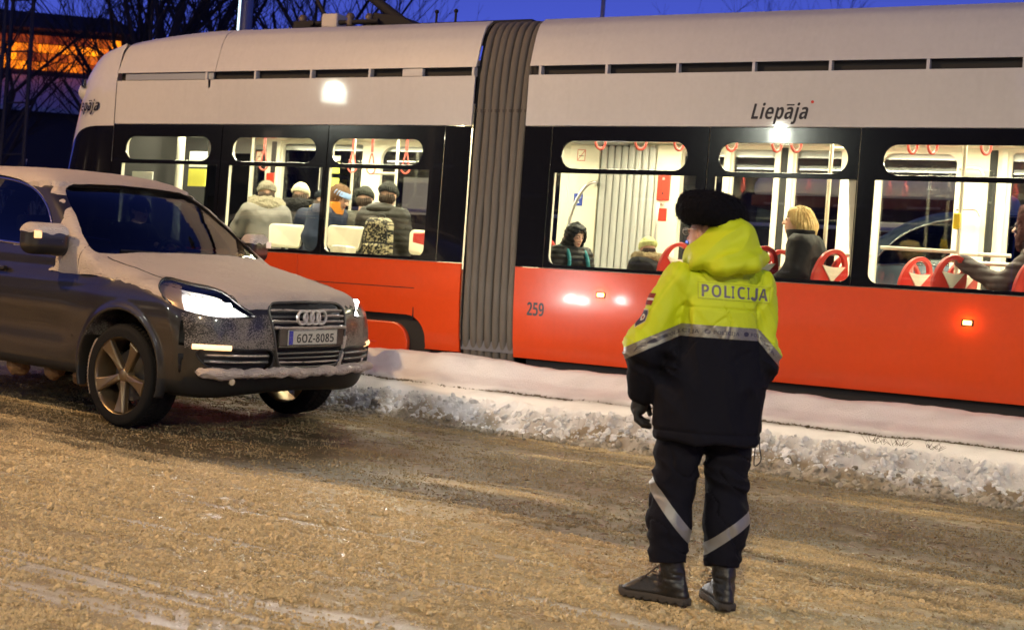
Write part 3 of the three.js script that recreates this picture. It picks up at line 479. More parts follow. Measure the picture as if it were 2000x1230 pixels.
// left end: cab nose, swept round in plan
{
  const P = [], I = [], U = [], nt = 40, ny = 44, y0 = 0.75, y1 = 3.9, row = nt + 1;
  const len = y => interp([[0.75, 0.95], [1.2, 1.2], [1.7, 1.32], [2.4, 1.22], [2.9, 1.08], [3.4, 0.93], [3.6, 0.80], [3.75, 0.6], [3.83, 0.42], [3.9, 0.05]], y), hw = y => -TW / 2 + prof(min(y, 3.82)) * 0.9 - 0.0;
  for (let j = 0; j <= ny; j++) for (let i = 0; i <= nt; i++) {
    const y = mix(y0, y1, j / ny), th = -PI / 2 + PI * (1 - i / nt) , c = cos(th), s = sin(th), e = 2 / 2.7, L = len(y), x = NOSE - L * pow(abs(c), e), z = TW / 2 + hw(y) * Math.sign(s) * pow(abs(s), e);
    P.push(x, y - 0.10 * (y > 3.7 ? (y - 3.7) / 0.2 : 0), z); U.push(i / nt * 3, y);
    if (i < nt && j < ny) { const a = j * row + i; I.push(a, a + row, a + 1, a + 1, a + row, a + row + 1); }
  }
  const m = { p: P, n: [], i: I }, g0 = new THREE.BufferGeometry(); g0.setAttribute('position', new THREE.Float32BufferAttribute(P, 3)); g0.setIndex(I); g0.computeVertexNormals(); m.n = Array.from(g0.attributes.normal.array);
  const out = m.n[2] < 0 && P[2] > TW / 2 ? -1 : 1; if (out < 0) { m.n = m.n.map(v => -v); for (let k = 0; k < m.i.length; k += 3) [m.i[k + 1], m.i[k + 2]] = [m.i[k + 2], m.i[k + 1]]; }
  const scr = (x, y, z) => max(y - (2.90 - 0.55 * pow(clamp((NOSE - 0.25 - x) / 0.6, 0, 1), 2) * 0.25 - 0.12 * ss(-0.35, -0.1, -abs(z - TW / 2) + 0.78)), 1.62 - y);
  const [win, rest] = split(m, scr), [low, up] = split(rest, (x, y) => y - 1.8);
  TP('windscreen', toGeo(win), MT.black); TP('cab_shell', toGeo(up), MT.white); TP('cab_skirt', toGeo(low), MT.red);
  // camera pod and its bracket on the corner
  const pod = net((x, y, z) => smin(ell(x + 11.93, y - 3.30, z + 0.24, 0.12, 0.115, 0.12), cap(x, y, z, [-11.9, 3.33, -0.22], [-11.62, 3.40, -0.12], 0.06, 0.035), 0.06), [-12.3, 3.05, -0.5], [-11.5, 3.55, 0.05], 0.012);
  TP('camera_pod', toGeo(pod), MT.white); TP('pod_lens', rb(-11.92, -11.87, 3.33, 3.42, -0.125, -0.095, 0.01), MT.black);
  TP('roof_cap', bxg(-11.3, -9.9, 3.7, 3.72, TW + 0.3, -0.3), MT.white);
}
TP('panel_seam', bxg(-11.294, -11.284, 2.92, 3.38, -0.02, 0.0015), MT.ink);

// roof equipment: pantograph and boxes over the left section
{
  const ins = (x, z) => lathe([[0.001, 0], [0.05, 0], [0.03, 0.03], [0.05, 0.05], [0.03, 0.08], [0.05, 0.1], [0.03, 0.14], [0.001, 0.14]], 12).translate(x, 3.98, z);
  TP('roof_box', rb(-8.3, -6.5, 3.84, 3.985, -0.95, -0.42, 0.03), MT.dark);
  TP('roof_ramp', extr(poly([[-8.45, 3.94], [-7.85, 3.94], [-7.9, 4.0], [-8.05, 4.08], [-8.4, 4.13]]), 0.3, 0.01).translate(0, 0, -0.85), MT.dark);
  TP('pantograph_arm', rod([-8.15, 4.05, -0.75], [-9.25, 4.75, -0.85], 0.055, 0.04), MT.dark);
  TP('pantograph_arm', rod([-9.25, 4.75, -0.85], [-7.7, 5.5, -0.95], 0.035, 0.03), MT.dark);
  TP('pantograph_rod', rod([-9.08, 4.05, -0.75], [-9.42, 4.5, -0.8], 0.022, 0.018), MT.dark);
  TP('pantograph_frame', merge([rod([-9.15, 4.03, -0.5], [-8.3, 4.03, -0.5], 0.025), rod([-9.15, 4.03, -1.1], [-8.3, 4.03, -1.1], 0.025), rod([-9.1, 4.03, -1.15], [-9.1, 4.03, -0.45], 0.025)]), MT.dark);
  TP('pantograph_head', merge([rod([-7.7, 5.52, -1.9], [-7.7, 5.52, 0.1], 0.03), rod([-7.4, 5.52, -1.9], [-7.4, 5.52, 0.1], 0.03)]), MT.dark);
  for (const [x, z] of [[-9.25, -0.5], [-9.0, -0.55], [-8.65, -0.5], [-8.45, -0.55]]) TP('insulator', ins(x, z), mat([0.12, 0.09, 0.06], 0.4));
  TP('drive_box', rb(-8.98, -8.78, 3.97, 4.12, -0.62, -0.45, 0.02), mat([0.55, 0.52, 0.48], 0.5)); TP('drive_box', rb(-9.35, -9.1, 3.95, 4.06, -0.6, -0.45, 0.03), MT.dark);
  for (const x of [-7.62, -7.40]) { TP('roof_stud', merge([rod([x, 3.97, -0.5], [x, 4.085, -0.5], 0.012), new THREE.SphereGeometry(0.022, 12, 8).translate(x, 4.1, -0.5)]), MT.dark); }
}
// lettering and markers
const decal = (g, x, y, skew, sx = 1) => { g.scale(sx, 1, 1); if (skew) g.applyMatrix4(new THREE.Matrix4().makeShear(0, 0, skew, 0, 0, 0)); const p = g.attributes.position; for (let i = 0; i < p.count; i++) { if (skew) p.setX(i, p.getX(i)); } g.translate(x, y, 0); for (let i = 0; i < p.count; i++) p.setZ(i, p.getZ(i) + prof(p.getY(i)) + 0.0012); return g; };
{
  const shearX = (g, k) => { const p = g.attributes.position; for (let i = 0; i < p.count; i++) p.setX(i, p.getX(i) + k * p.getY(i)); return g; };
  const word = (S, sx) => { const t = text('Liepaja', S, fontBold, 0.001); t.computeBoundingBox(); const w = t.boundingBox.max.x, m = text('Liep', S, fontBold, 0.001), m2 = text('Liepa', S, fontBold, 0.001); m.computeBoundingBox(); m2.computeBoundingBox(); const bar = bxg(m.boundingBox.max.x + 0.012, m2.boundingBox.max.x - 0.004, S * 0.86, S * 0.95, 0, 0.001); return [shearX(merge([t, bar]).scale(sx, 1, 1), 0.2), w * sx]; };
  const [g, w] = word(0.128, 0.80); TP('lettering', decal(g, -4.150, 2.985, 0), MT.ink).userData.label = 'dark slanted lettering reading Liepāja on the white panel';
  const dot = x => new THREE.CylinderGeometry(0.012, 0.012, 0.001, 20).rotateX(PI / 2).scale(1.1, 1, 1).translate(x, 0, 0);
  TP('lettering_dot', decal(dot(0), -3.622, 3.125, 0), MT.redBox);
  const n = decal(text('259', 0.118, fontBold, 0.001), -6.123, 1.222, 0, 0.66); TP('fleet_number', n, MT.ink).userData.label = 'black fleet number 259 on the red side';
  // lettering wrapped on the cab corner
  const [g2] = word(0.12, 0.64), p = g2.attributes.position; for (let i = 0; i < p.count; i++) { const s = 0.43 - p.getX(i), y = 3.06 + p.getY(i), th = s * 0.98; const c = sin(min(1.5, th)), L = 0.98, x = NOSE - L * pow(c, 2 / 2.7) - 0.12, z = TW / 2 + (-TW / 2 + prof(y) * 0.9) * pow(max(0, cos(min(1.5, th))), 2 / 2.7); p.setXYZ(i, x - 0.004, y, z + 0.004); }
  g2.computeVertexNormals(); TP('cab_lettering', g2, MT.ink);
  for (const [x, y] of [[-5.393, 1.446], [-2.273, 1.425], [0.9, 1.42]]) {
    const h = TP('marker_light', rb(x - 0.045, x + 0.045, y - 0.026, y + 0.026, prof(y) - 0.005, prof(y) + 0.010, 0.012), M.black); TP('marker_lens', rb(x - 0.032, x + 0.034, y - 0.017, y + 0.017, prof(y) + 0.004, prof(y) + 0.018, 0.008), lamp([1, 0.42, 0.06], 9), h);
    const l = new THREE.PointLight(new THREE.Color().setRGB(1, 0.4, 0.05), 0.05, 0, 2); l.position.set(x - OFF[0], y - OFF[1], prof(y) + 0.05 - OFF[2]); l.castShadow = true; l.shadow.radius = 1; tram.add(l);
  }
}
// ---- interior: lights, poles, straps, boxes, signs
for (const [a, b] of [[-11.1, -7.0], [-6.1, 3.0]]) for (const z of [-0.62, -1.74]) {
  TP('ceiling_light', rb(a, b, 3.035, 3.058, z - 0.07, z + 0.07, 0.006), lamp([1, 0.91, 0.64], 6));
  const l = new THREE.RectAreaLight(new THREE.Color().setRGB(1, 0.91, 0.64), 42, b - a, 0.14); l.position.set((a + b) / 2 - OFF[0], 3.03 - OFF[1], z - OFF[2]); l.rotation.x = -PI / 2; tram.add(l);
}
const strapLoop = (x, z, y = 2.72, turn = 0, slim = false) => {
  const h = TP('strap', rb(x - 0.012, x + 0.012, y + 0.1, 3.0, z - 0.012, z + 0.012, 0.004), MT.strap);
  const g = slim ? tube([[0, 0.09, 0], [0.028, -0.03, 0], [0.042, -0.1, 0], [0, -0.135, 0], [-0.042, -0.1, 0], [-0.028, -0.03, 0]], 0.0085, 40, 8, true) : new THREE.TorusGeometry(0.058, 0.0125, 10, 28).scale(0.85, 1.1, 1).translate(0, 0.04, 0);
  TP('strap_handle', g.rotateY(turn).translate(x, y, z), MT.strap, h);
};
for (const [x, z, t] of [[-5.72, -0.45, 0.9], [-5.32, -0.45, 0.7], [-4.95, -0.45, 1.0], [-4.72, -0.45, 1.2], [-4.46, -0.45, 0.8], [-4.05, -0.45, 1.0], [-3.88, -0.45, 0.9], [-2.9, -0.45, 1], [-2.74, -0.45, 1], [-2.32, -0.45, 0.9], [-1.97, -0.45, 1], [-1.3, -0.45, 1], [-0.8, -0.45, 1]]) strapLoop(x, z, 2.80, t);
for (const [x, z] of [[-10.2, -1.2], [-9.0, -1.2], [-8.86, -1.35], [-8.32, -1.2]]) strapLoop(x, z, 2.72, 0.5, true);
const bar = (...a) => TP('grab_bar', rod(...a), MT.creamG);
bar([-11.1, 3.0, -0.45], [-7.0, 3.0, -0.45], 0.016); bar([-6.1, 3.0, -0.45], [3.0, 3.0, -0.45], 0.016); bar([-11.1, 2.99, -1.2], [-7.0, 2.99, -1.2], 0.016);
for (const [x, z] of [[-3.60, -0.55], [-3.38, -0.62], [-2.48, -0.45], [-10.45, -1.3], [-9.35, -1.7], [-8.9, -1.9], [-0.9, -0.5]]) bar([x, FLOOR, z], [x, 3.04, z], 0.017);
bar([-3.6, 1.93, -0.55], [-3.2, 1.93, -0.55], 0.014); bar([-3.6, 2.83, -0.62], [-3.15, 2.83, -0.62], 0.014); bar([-3.06, 1.99, -0.3], [-2.48, 1.99, -0.45], 0.015); bar([-2.62, 2.02, -1.2], [-2.2, 2.02, -1.2], 0.018); bar([-2.5, 1.93, -0.9], [-2.05, 1.93, -0.9], 0.018); bar([-9.0, 2.62, -1.6], [-8.7, 2.62, -1.6], 0.016);
TP('grab_rail', tube([[-6.6, 2.62, TW + 0.13], [-6.55, 2.64, TW + 0.24], [-6.62, 2.6, TW + 0.3], [-6.78, 2.3, TW + 0.3], [-6.80, 1.7, TW + 0.28]], 0.018), M.steel);
TP('grab_rail', tube([[-5.83, 2.44, TW + 0.13], [-5.83, 2.45, TW + 0.22], [-5.83, 2.4, TW + 0.25], [-5.83, 1.6, TW + 0.25]], 0.016), M.steel);
for (const y of [2.85, 2.48]) TP('door_rail', tube([[-2.88, y, TW + 0.12], [-2.86, y, TW + 0.2], [-2.7, y, TW + 0.2], [-2.66, y - 0.06, TW + 0.2]], 0.014), M.steel);
TP('stop_button', rb(-2.5 - 0.028, -2.5 + 0.03, 2.17, 2.30, -0.47, -0.41, 0.015), MT.yellow); TP('stop_button', rb(-3.42, -3.35, 2.2, 2.32, -0.66, -0.6, 0.015), MT.yellow);
TP('glass_screen', rb(-2.42, -2.34, 1.25, 2.7, -0.95, -0.94, 0.003), MT.glass);
const eb = TP('emergency_box', rb(-5.90, -5.76, 2.48, 2.78, TW + 0.125, TW + 0.15, 0.012), MT.redBox); TP('box_lock', new THREE.CylinderGeometry(0.014, 0.014, 0.01, 12).rotateX(PI / 2).translate(-5.83, 2.7, TW + 0.152), M.steel, eb); TP('box_keyhole', new THREE.CylinderGeometry(0.012, 0.012, 0.006, 10).rotateX(PI / 2).translate(-5.83, 2.55, TW + 0.152), M.black, eb);
TP('red_notice', rb(-5.90, -5.78, 2.27, 2.40, TW + 0.125, TW + 0.13, 0.002), MT.redBox);
TP('emergency_box', rb(-11.0, -10.86 - 0.02, 2.3, 2.66, TW + 0.085, TW + 0.12, 0.012), MT.redBox);
const sign = (x, y, w, draw, z = TW + 0.128) => { const t = canvasTex(128, 160, draw); TP('sign', new THREE.PlaneGeometry(w, w * 1.25).translate(x, y, z), mat([1, 1, 1], 0.5, 0, { map: t })); };
const noSmoke = (c, w, h) => { c.fillStyle = '#e8e2c8'; c.fillRect(0, 0, w, h); c.strokeStyle = '#c03028'; c.lineWidth = 9; c.strokeRect(8, 8, w - 16, h - 16); c.fillStyle = '#222'; c.fillRect(30, 84, 60, 9); c.fillRect(94, 84, 10, 9); c.beginPath(); c.moveTo(16, h - 20); c.lineTo(w - 16, 20); c.stroke(); };
sign(-6.80, 2.93, 0.1, noSmoke); sign(-11.2 + 0.05, 2.86, 0.1, noSmoke, TW + 0.088);
sign(-6.80, 2.46, 0.105, (c, w, h) => { c.fillStyle = '#2440a0'; c.fillRect(0, 0, w, h); c.fillStyle = '#fff'; c.fillRect(70, 40, 34, 10); c.fillRect(82, 28, 10, 34); c.fillRect(30, 50, 14, 70); c.fillRect(30, 106, 50, 14); });
for (const [x, y, w, h, m] of [[-10.02, 2.5, 0.17, 0.24, MT.paperY], [-10.02, 2.74, 0.17, 0.13, MT.paperY], [-10.02, 2.85, 0.17, 0.06, MT.paper]]) TP('notice_sheet', rb(x - w / 2, x + w / 2, y - h / 2, y + h / 2, TW + 0.1, TW + 0.103, 0.001), m);
// seats
function seat(x, z, turn, red, y = FLOOR) {
  const g = new THREE.Group(); g.name = 'seat'; tram.add(g); g.position.set(x - OFF[0], y - OFF[1], z - OFF[2]); g.rotation.y = turn; // faces local +x
  const w = 0.2; // half width
  if (red) {
    const s = new THREE.Shape(); s.moveTo(-w, 0.42); s.lineTo(w, 0.42); s.lineTo(w - 0.008, 0.80); s.bezierCurveTo(w - 0.03, 0.93, w - 0.09, 1.0, 0.0, 1.005); s.bezierCurveTo(-w + 0.09, 1.0, -w + 0.03, 0.93, -w + 0.008, 0.80); s.closePath();
    const h = new THREE.Path(); h.moveTo(-0.115, 0.875); h.bezierCurveTo(-0.08, 0.85, 0.08, 0.85, 0.115, 0.875); h.bezierCurveTo(0.1, 0.93, 0.06, 0.965, 0, 0.967); h.bezierCurveTo(-0.06, 0.965, -0.1, 0.93, -0.115, 0.875); s.holes.push(h);
    const bend = (q) => { const p = q.attributes.position; for (let i = 0; i < p.count; i++) { const X = p.getX(i), Y = p.getY(i), Z = p.getZ(i); p.setXYZ(i, Z - 0.16 - (Y - 0.42) * 0.16 + 0.5 * X * X, Y, -X); } q.computeVertexNormals(); return q; };
    part('backrest', bend(extr(s, 0.022, 0.006, 14)), MT.seatRed, g);
    part('back_edge', bend(extr((() => { const q = new THREE.Shape(); q.moveTo(-w - 0.012, 0.42); q.lineTo(-w + 0.008, 0.42); q.lineTo(-w + 0.014, 0.82); q.lineTo(-w - 0.006, 0.82); q.closePath(); return q; })(), 0.05, 0.004)), MT.seatCream, g);
    part('back_inset', bend(extr(poly([[-0.13, 0.865], [0, 0.853], [0.13, 0.865], [0, 0.73]]), 0.006, 0.002).translate(0, 0, -0.012)), MT.seatCream, g);
    part('back_inset', bend(extr(poly([[-0.13, 0.865], [0, 0.853], [0.13, 0.865], [0, 0.73]]), 0.006, 0.002).translate(0, 0, 0.026)), MT.seatCream, g);
  } else {
    const s = rrect(THREE.Shape, -0.215, 0.215, 0.68, 0.93, 0.05); const q = extr(s, 0.028, 0.01, 8), p = q.attributes.position; for (let i = 0; i < p.count; i++) { const X = p.getX(i), Y = p.getY(i), Z = p.getZ(i); p.setXYZ(i, Z - 0.2 - (Y - 0.42) * 0.12 + 0.9 * X * X, Y, -X * (0.85 + 0.6 * (Y - 0.68))); } q.computeVertexNormals(); part('backrest', q, MT.seatCream, g);
    part('back_support', rod([-0.2, 0.4, 0], [-0.225, 0.72, 0], 0.016), M.steel, g);
  }
  part('seat_pan', rb(-0.2, 0.22, 0.40, 0.45, -w, w, 0.025), red ? MT.seatRed : MT.seatCream, g);
  part('seat_leg', merge([rb(-0.05, 0.05, 0, 0.4, -0.03, 0.03, 0.01), rb(-0.15, 0.15, 0, 0.02, -0.1, 0.1, 0.008)]), M.steel, g);
  return g;
}
const RY = 0.93; // the tops of these seats stand about a metre over the floor
for (const x of [-4.22, -3.62, -2.66, -2.04, -1.4]) for (const z of [-0.36, -0.80]) seat(x, z, PI - 0.5, true);
seat(-3.05, -0.9, PI - 0.5, true); seat(-5.95, -0.42, 0, true); seat(-5.05 + 0.02, -0.40, PI - 0.4, true); seat(-2.9, -1.75, 0, true); seat(-0.7, -0.4, PI, true);
for (const [x, z, t] of [[-9.48, -0.62, 0.15], [-9.13, -0.70, 0], [-8.58, -0.42, 0.1]]) seat(x, z, -PI / 2 + t, false, FLOOR + 0.1);
{ const g = seat(-7.74, -0.55, -PI / 2 - 0.15, false, FLOOR + 0.1); part('seat_cushion', rb(-0.2, -0.175, 0.72, 0.9, -0.16, 0.16, 0.02), MT.seatRed, g); }
TP('bench_box', rb(-8.41, -8.22, FLOOR, 1.76, -0.3, -0.1, 0.03), MT.seatCream); TP('podium', bxg(-9.9, -7.3, FLOOR, FLOOR + 0.1, TW + 0.14, -0.15), MT.floor);
TP('partition', rb(-7.3, -7.26, FLOOR, 3.0, -0.8, -0.15, 0.01), MT.cream); TP('notice_board', rb(-11.22, -10.92, 1.9, 2.44, -0.26, -0.245, 0.006), MT.paper); TP('grab_bar', rod([-10.96, FLOOR, -0.7], [-10.96, 3.04, -0.7], 0.045), MT.creamG); TP('notice_sheet', rb(-10.83, -10.58, 2.55, 2.72, -0.71, -0.70, 0.002), MT.paper); TP('notice_sheet', rb(-10.83, -10.58, 2.34, 2.53, -0.71, -0.70, 0.002), MT.paperY);
// ---------------------------------------------------------------- background: trees, hall, lamp posts, shrubs, shelter
const bark = mat([0.05, 0.042, 0.036], 0.9);
function bareTree(x, z, h, s, label, group = 'bare trees behind the tram') {
  seed = s; const t = thing('bare_tree', label, 'tree', [x, 0.5, z], 0, group), tr = [], cr = [];
  const grow = (p, d, L, r, lv) => {
    const n = lv === 0 ? 5 : 3; let q = p.clone(), dir = d.clone();
    for (let i = 0; i < n; i++) {
      const e = q.clone().addScaledVector(dir, L / n), r1 = r * (1 - 0.45 * (i + 1) / n), r0 = r * (1 - 0.45 * i / n); (lv === 0 ? tr : cr).push(rod([q.x, q.y, q.z], [e.x, e.y, e.z], r0, r1, lv < 2 ? 7 : 3, true)); q = e; dir.add(V(rr(-0.14, 0.14), rr(-0.02, 0.12), rr(-0.14, 0.14))).normalize();
      if (lv < 4 + (lv === 4 && rnd() < 0.5 ? 1 : 0) && (lv > 0 || i >= 1)) { const k = lv === 0 ? 2 : lv < 3 ? 2 : 1; for (let c = 0; c < k; c++) { const a = rr(0, 6.28), sp = rr(0.45, 1.0), u = V(cos(a), 0, sin(a)).multiplyScalar(sp).addScaledVector(dir, 1).add(V(0, 0.15, 0)).normalize(); if (r1 > 0.0035) grow(q, u, L * rr(0.45, 0.68), max(0.005, r1 * rr(0.45, 0.65)), lv + 1); } }
    }
  };
  grow(V(0, 0, 0), V(rr(-0.08, 0.08), 1, rr(-0.08, 0.08)).normalize(), h, h * 0.017 + 0.05, 0);
  part('trunk', merge(tr), bark, t); part('crown', merge(cr), bark, t); return t;
}
[[-23.0, -12.4, 6.2, 'slender bare tree just right of the orange lit hall'], [-21.5, -11.1, 6.6, 'bare tree with a forked crown above the tram cab'], [-25.1, -16, 7.6, 'tall bare tree behind the forked one'], [-22.9, -14.9, 7, 'bare tree left of the lit post'], [-20.6, -15.6, 6.4, 'bare tree just right of the lit post'], [-18.3, -13.9, 5.6, 'small bare tree beside the pantograph'], [-29, -14.0, 5.2, 'small bare tree in front of the orange hall'], [-14.7, -27, 5.4, 'distant bare tree over the roof right of the bellows'], [-13.3, -29.5, 5.6, 'distant bare tree over the right end of the roof']].forEach(([x, z, h, l], i) => bareTree(x, z, h, 31 + i * 17, l));
seed = 99;
{ // lattice mast
  const t = thing('lattice_mast', 'dark steel lattice mast left of the tram cab', 'mast', [-22.2, 0.5, -8.3]), m = mat([0.03, 0.03, 0.035], 0.7), H = 9;
  for (const [a, b] of [[-0.35, 0], [0.35, 0], [0, 0.5]]) part('mast_leg', rod([a, 0, b], [a * 0.7, H, b * 0.7], 0.05, 0.035, 6), m, t);
  for (let k = 0; k < 9; k++) { part('cross_brace', rod([-0.35, k, 0], [0.35, k + 1, 0], 0.02, 0.02, 5), m, t); part('cross_rail', rod([-0.35, k + 1, 0], [0.35, k + 1, 0], 0.02, 0.02, 5), m, t); }
}
{ // post whose lit edge is an added glowing rod, thin mast
  const t = thing('light_post', 'grey post with an added glowing rod for its lit edge above the tram roof', 'post', [-16.45, 0.5, -8.1]); part('post', rod([0, 0, 0], [0, 7.6, 0], 0.13, 0.10, 16), M.pole, t); part('added_edge_glow', rod([-0.115, 3, 0.06], [-0.1, 7.4, 0.06], 0.022, 0.022, 10), lamp([0.72, 0.95, 1], 1.6), t);
  const f = thing('flag_pole', 'thin pale pole rising behind the tram roof', 'pole', [-11.1, 0.5, -11.2]); part('post', rod([0, 0, 0], [0, 8, 0], 0.045, 0.035, 10), mat([0.45, 0.4, 0.36], 0.5), f); part('finial', new THREE.SphereGeometry(0.06, 10, 8).translate(0, 8.03, 0), M.pole, f);
}
{ // hall with an orange lit storey and a snowy lean-to roof
  const t = thing('hall_building', 'dark hall with an orange lit upper storey and snowy lower roof', 'building', [-37.2, 0.4, -21], 0.5), wall = mat([0.05, 0.045, 0.05], 0.9);
  part('wall', merge([bxg(-12, 4.0, 0, 8.6, -8, 0), bxg(-12, 4, 0, 5.6, 0, 3)]), wall, t); const rf = part('roof', extr(poly([[-12.5, 8.55], [4.6, 8.55], [3.6, 9.0], [-12.5, 9.3]]), 9, 0.03).translate(0, 0, -8.4), mat([0.045, 0.045, 0.06], 0.9), t);
  part('lower_roof', extr(poly([[0.02, 7.0], [0.02, 7.12], [3.4, 5.72], [3.4, 5.6]]), 16.4, 0.02).rotateY(-PI / 2).translate(4.2, 0, 0), mat([0.55, 0.56, 0.6], 0.9), t);
  { const tones = []; for (let k = 0; k < 14; k++) { const l = lamp([1, 0.10 + 0.015 * k, 0.003], 0.16 + 0.017 * k * k); l.color.setRGB(0.02, 0.012, 0.008); tones.push(l); }; 
    const g3 = rb(0, 0.32, 0, 0.26, 0, 0.04, 0.03); for (let r = 0; r < 4; r++) for (let k = 0; k < 46; k++) { const x = -11.7 + k * 0.335, b = 0.42 + 0.9 * fbm(x * 0.7, r * 0.9, 1, 3) + rr(-0.2, 0.2) - 0.25 * abs(r - 2.2) * 0.6; const w = part('lit_window', g3, tones[floor(clamp(b, 0, 0.99) * 14)], t); w.position.set(x, 7.3 + r * 0.285, 0.012); } }
}
// shrubs and hedge
function shrub(x, z, r, h, label, s) {
  seed = s; const t = thing('shrub', label, 'shrub', [x, 0.45, z], 0, 'dark shrubs behind the cab'), tw = [], sn = [];
  for (let i = 0; i < 260; i++) { const a = rr(0, 6.28), k = sqrt(rnd()), e = [cos(a) * r * k, h * rr(0.4, 1) * (1 - 0.4 * k), sin(a) * r * k], m = [e[0] * 0.5 + rr(-0.1, 0.1), e[1] * 0.55, e[2] * 0.5 + rr(-0.1, 0.1)]; tw.push(rod([e[0] * 0.15, 0, e[2] * 0.15], m, 0.02, 0.012, 4), rod(m, e, 0.012, 0.004, 4)); for (let c = 0; c < 3; c++) tw.push(rod(m, [m[0] + rr(-0.3, 0.3), m[1] + rr(0, 0.4), m[2] + rr(-0.3, 0.3)], 0.008, 0.003, 4)); if (rnd() < 0.35) sn.push(rod([m[0], m[1] + 0.03, m[2]], [e[0], e[1] + 0.02, e[2]], 0.03, 0.012, 5)); }
  part('twigs', merge(tw), bark, t); part('snow_caps', merge(sn), M.snow, t);
}
[[-20.4, -7.1, 1.6, 3.0], [-18.4, -5.6, 1.3, 2.3], [-22.6, -8.6, 1.8, 3.4], [-16.6, -4.6, 1.3, 2.6], [-24.6, -9.6, 1.9, 3.6], [-14.4, -6.2, 1.4, 2.4], [-12.2, -6.6, 1.4, 2.3]].forEach(([x, z, r, h], i) => shrub(x, z, r, h, ['tall dark shrub behind the roof of the car', 'low dark shrub left of the tram cab', 'broad dark shrub below the orange hall', 'dark shrub close behind the tram cab', 'leftmost tall dark shrub', 'shrub seen through the left tram windows', 'shrub seen through the windows by the bellows'][i], 300 + i));
seed = 123;
{ // long hedge and a snow capped shelter on the far side of the track
  const t = thing('shelter', 'red brown stop shelter with thick rounded snow on its roof', 'shelter', [-4.9, 0.56, -7.4]), wood = mat([0.16, 0.05, 0.035], 0.8);
  for (const [x, z] of [[-1.2, -0.7], [1.2, -0.7], [-1.2, 0.7], [1.2, 0.7]]) part('post', rb(x - 0.05, x + 0.05, 0, 2.25, z - 0.05, z + 0.05, 0.01), wood, t);
  part('roof', rb(-1.5, 1.5, 2.25, 2.4, -1, 1, 0.03), wood, t); part('back_wall', rb(-1.2, 1.2, 0.15, 2.1, -0.72, -0.66, 0.01), wood, t); part('bench', rb(-0.9, 0.9, 0.42, 0.48, -0.6, -0.2, 0.02), wood, t);
  part('snow_cap', toGeo(net((x, y, z) => rbox(x, y - 2.5, z, 1.52, 0.15, 1.0, 0.14) + 0.03 * fbm(x * 2, y * 2, z * 2, 2), [-1.7, 2.2, -1.2], [1.7, 2.8, 1.2], 0.05)), M.snow, t);
  const w = thing('far_fence', 'dark board fence along the far side of the street', 'fence', [-6, 0.5, -15]); const fm = [0.03, 0.04, 0.05].map(v => mat([v, v * 0.95, v * 0.95], 0.9)); for (let k = 0; k < 120; k++) part('board', rb(-18 + k * 0.3, -18 + k * 0.3 + 0.285, 0, 2.6 + 0.05 * rnd(), 0, 0.03, 0.006), fm[k % 3], w); part('fence_rail', rb(-18, 18, 0.6, 0.7, -0.06, -0.002, 0.01), fm[0], w);
  part('snow_cap', rb(-18, 18, 2.65, 2.72, -0.03, 0.06, 0.03), M.snow, w);
}
{ // long low depot beyond the far road, only seen through the tram's windows
  const t = thing('depot_building', 'long dark brick depot seen through the tram windows', 'building', [-6, 0.5, -21]), b = mat([0.06, 0.045, 0.04], 0.9);
  part('wall', bxg(-22, 16, 0, 6.6, -8, 0), b, t); part('roof', rb(-22.4, 16.4, 6.6, 6.85, -8.4, 0.4, 0.05), M.snow, t);
  for (let k = 0; k < 15; k++) { const x = -20.5 + k * 2.5, w = part('window', rb(x, x + 1.3, 2.2, 4.0, 0.005, 0.05, 0.02), k % 5 === 2 ? lamp([1, 0.75, 0.4], 0.25) : mat([0.01, 0.01, 0.012], 0.2), t); part('sill', rb(x - 0.1, x + 1.4, 2.08, 2.18, 0.005, 0.16, 0.02), M.snow, w); }
}
{ // string of small blue lights on the fence
  const t = thing('light_string', 'string of small blue lights along the far fence', 'light string', [-6, 0.5, -14.9]); part('cable', tube([[-10, 2.3, 0.03], [-6, 2.25, 0.03], [-2, 2.3, 0.03], [2, 2.24, 0.03], [6, 2.3, 0.03]], 0.008, 80, 5), MT.seal, t);
  const bl = lamp([0.15, 0.2, 1], 4), g = new THREE.SphereGeometry(0.022, 8, 6); for (let k = 0; k < 46; k++) part('bulb', g.clone().translate(-9.8 + k * 0.34, 2.26 + 0.03 * sin(k), 0.05), bl, t);
}
// ---------------------------------------------------------------- the dark SUV; local x forward from the front axle, y up, z to its right
const MC = {
  paint: mat([0.032, 0.0285, 0.0225], 0.34, 0.35, { clearcoat: 0.9, clearcoatRoughness: 0.06, bumpMap: rep(T.fine, 1.5), bumpScale: 0.0012 }),
  glass: glass([0.20, 0.23, 0.27]), trim: mat([0.012, 0.012, 0.012], 0.55), inside: mat([0.012, 0.012, 0.014], 0.8), clear: glass([0.85, 0.85, 0.85]),
  snow: mat([0.56, 0.485, 0.43], 0.85, 0, { bumpMap: rep(T.fine, 2.5), bumpScale: 0.02 }),
  rim: mat([0.30, 0.23, 0.14], 0.35, 0.85), slat: mat([0.10, 0.10, 0.10], 0.4, 0.5), mud: mat([0.20, 0.11, 0.045], 0.85), frost: mat([0.62, 0.60, 0.58], 0.75),
};
const sideL = smoothPts([[0.70, 0.235], [0.86, 0.27], [0.95, 0.40], [0.985, 0.56], [0.978, 0.74], [0.935, 0.88], [0.84, 0.965], [0.6, 1.02], [0.2, 1.085], [-0.3, 1.145], [-0.8, 1.17], [-2.0, 1.18], [-3.3, 1.2], [-4.0, 1.18], [-4.1, 1.0], [-4.14, 0.7], [-4.1, 0.4], [-3.9, 0.3], [-3.4, 0.27], [-2.0, 0.26], [-0.5, 0.26], [0.3, 0.24]], 110);
